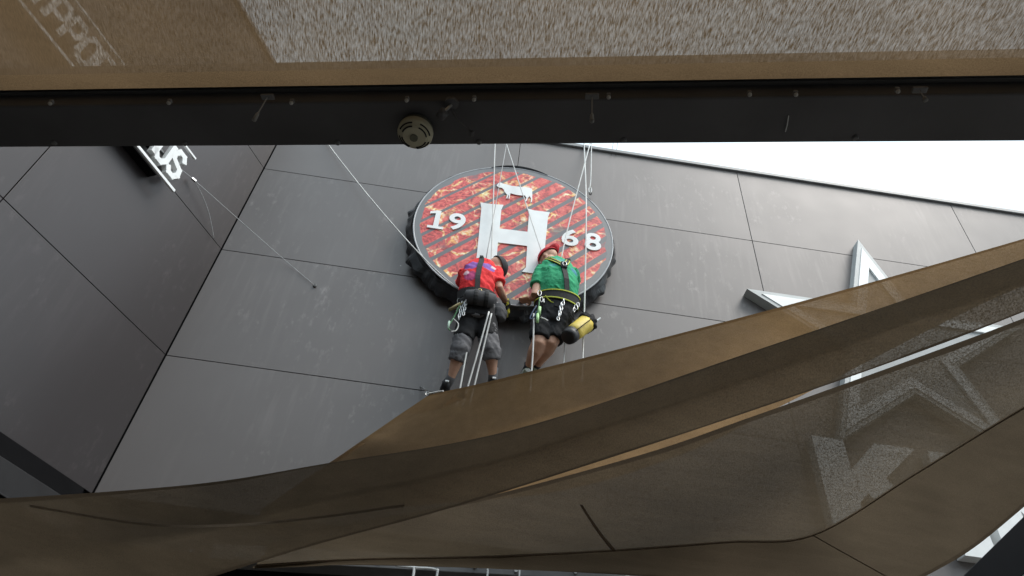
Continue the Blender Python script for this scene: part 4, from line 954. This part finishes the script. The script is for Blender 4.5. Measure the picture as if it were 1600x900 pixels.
bm = bmesh.new(); bevbox(bm, T.pt(5.25, 50, .03)[0], (.04, .02, .03), b=.006); build('strap_buckle', bm, BLACK, grn)
for i, (px, py, s_) in enumerate(((843, 458, .9), (846, 468, .8), (850, 470, .7), (881, 472, .8), (900, 480, .8), (903, 476, .7), (897, 484, .7))): carabiner(PX(px, py, Y-.12), grn, METAL, s_*.8, i*.7)
chain(PX(881, 470, Y-.16), PX(872, 498, Y-.15), grn, 8); chain(PX(877, 476, Y-.155), PX(874, 492, Y-.15), grn, 5)
for i, (pts_, r_q) in enumerate((([(843, 465), (842, 478), (840, 490), (841, 503)], .006), ([(852, 462), (862, 472), (874, 472)], .005), ([(838, 478), (832, 488), (828, 498), (834, 496), (838, 486)], .006), ([(845, 496), (850, 498), (856, 501)], .006))):
    bm = bmesh.new(); tube(bm, spline([PX(x, y, Y-.13) for x, y in pts_], 5), r_q, 6); build('lanyard', bm, [MATS['green_cord'], YEL, mat('blue_cord', (.06, .09, .16), .7), ROPE][i], grn, True)
for px, py in ((843, 486), (840, 497)):
    bm = bmesh.new(); q = PX(px, py, Y-.15); tube(bm, [q+Vector((0, 0, .045)), q+Vector((0, 0, -.045))], [.013, .012], 8); build('descender', bm, mat('lime_green', (.45, .75, .35), .5), grn, True)
# ---------------------------------------------------------------- yellow bucket bag on the belt
q0 = PX(890, 525, Y-.10); q1 = PX(919, 503, Y-.02); dq = (q1-q0).normalized(); L_ = (q1-q0).length
bk = thing('bucket_bag', 'yellow and black bucket bag hanging from the belt of the worker in green', 'bag', tuple(q0))
sA, sB = frame_at(dq)
YB = mat('yellow_tarp', (.72, .55, .10), .5, noise_amt=.2, nscale=14, bump=.4, bscale=18)
bm = bmesh.new(); tube(bm, [q0+dq*(L_*t) for t in (.12, .3, .5, .7, .86)], [.068, .073, .074, .076, .078], 24); build('bucket_wall', bm, YB, bk, True)
bm = bmesh.new(); tube(bm, [q0+dq*(L_*t) for t in (-.12, -.10, .0, .13)], [.05, .064, .071, .072], 24); build('bucket_base', bm, mat('black_rubber', (.018, .018, .02), .45), bk, True)
bm = bmesh.new(); tube(bm, [q0+dq*(L_*t) for t in (.84, .95, 1.05, 1.14)], [.081, .086, .078, .04], 22); organic('closure_collar', bm, BLKC, bk, .009, 2, 4, .016, 26)
for sg_ in (-1, 1):
    bm = bmesh.new(); tube(bm, spline([q0+dq*(L_*t)+(-sB*.3+sA*sg_*.5-Vector((0, 1, 0))*.9).normalized()*rr for t, rr in ((.15, .076), (.4, .086), (.65, .09), (.85, .084))], 4), [(.009, .003)]*13, 6); build('handle_strap', bm, BLACK, bk)
bm = bmesh.new(); tube(bm, spline([q1, PX(913, 490, Y-.06), PX(905, 480, Y-.10)], 5), .006, 6); tube(bm, spline([q0+dq*L_*.6, PX(892, 492, Y-.12), PX(897, 482, Y-.12)], 5), .006, 6); build('carry_cord', bm, BLACK, bk)
bm = bmesh.new(); tube(bm, [q1+dq*.0, PX(925, 507, Y-.0), PX(938, 497, Y-.0)], .008, 8); build('tool_shaft', bm, WHITE, bk)
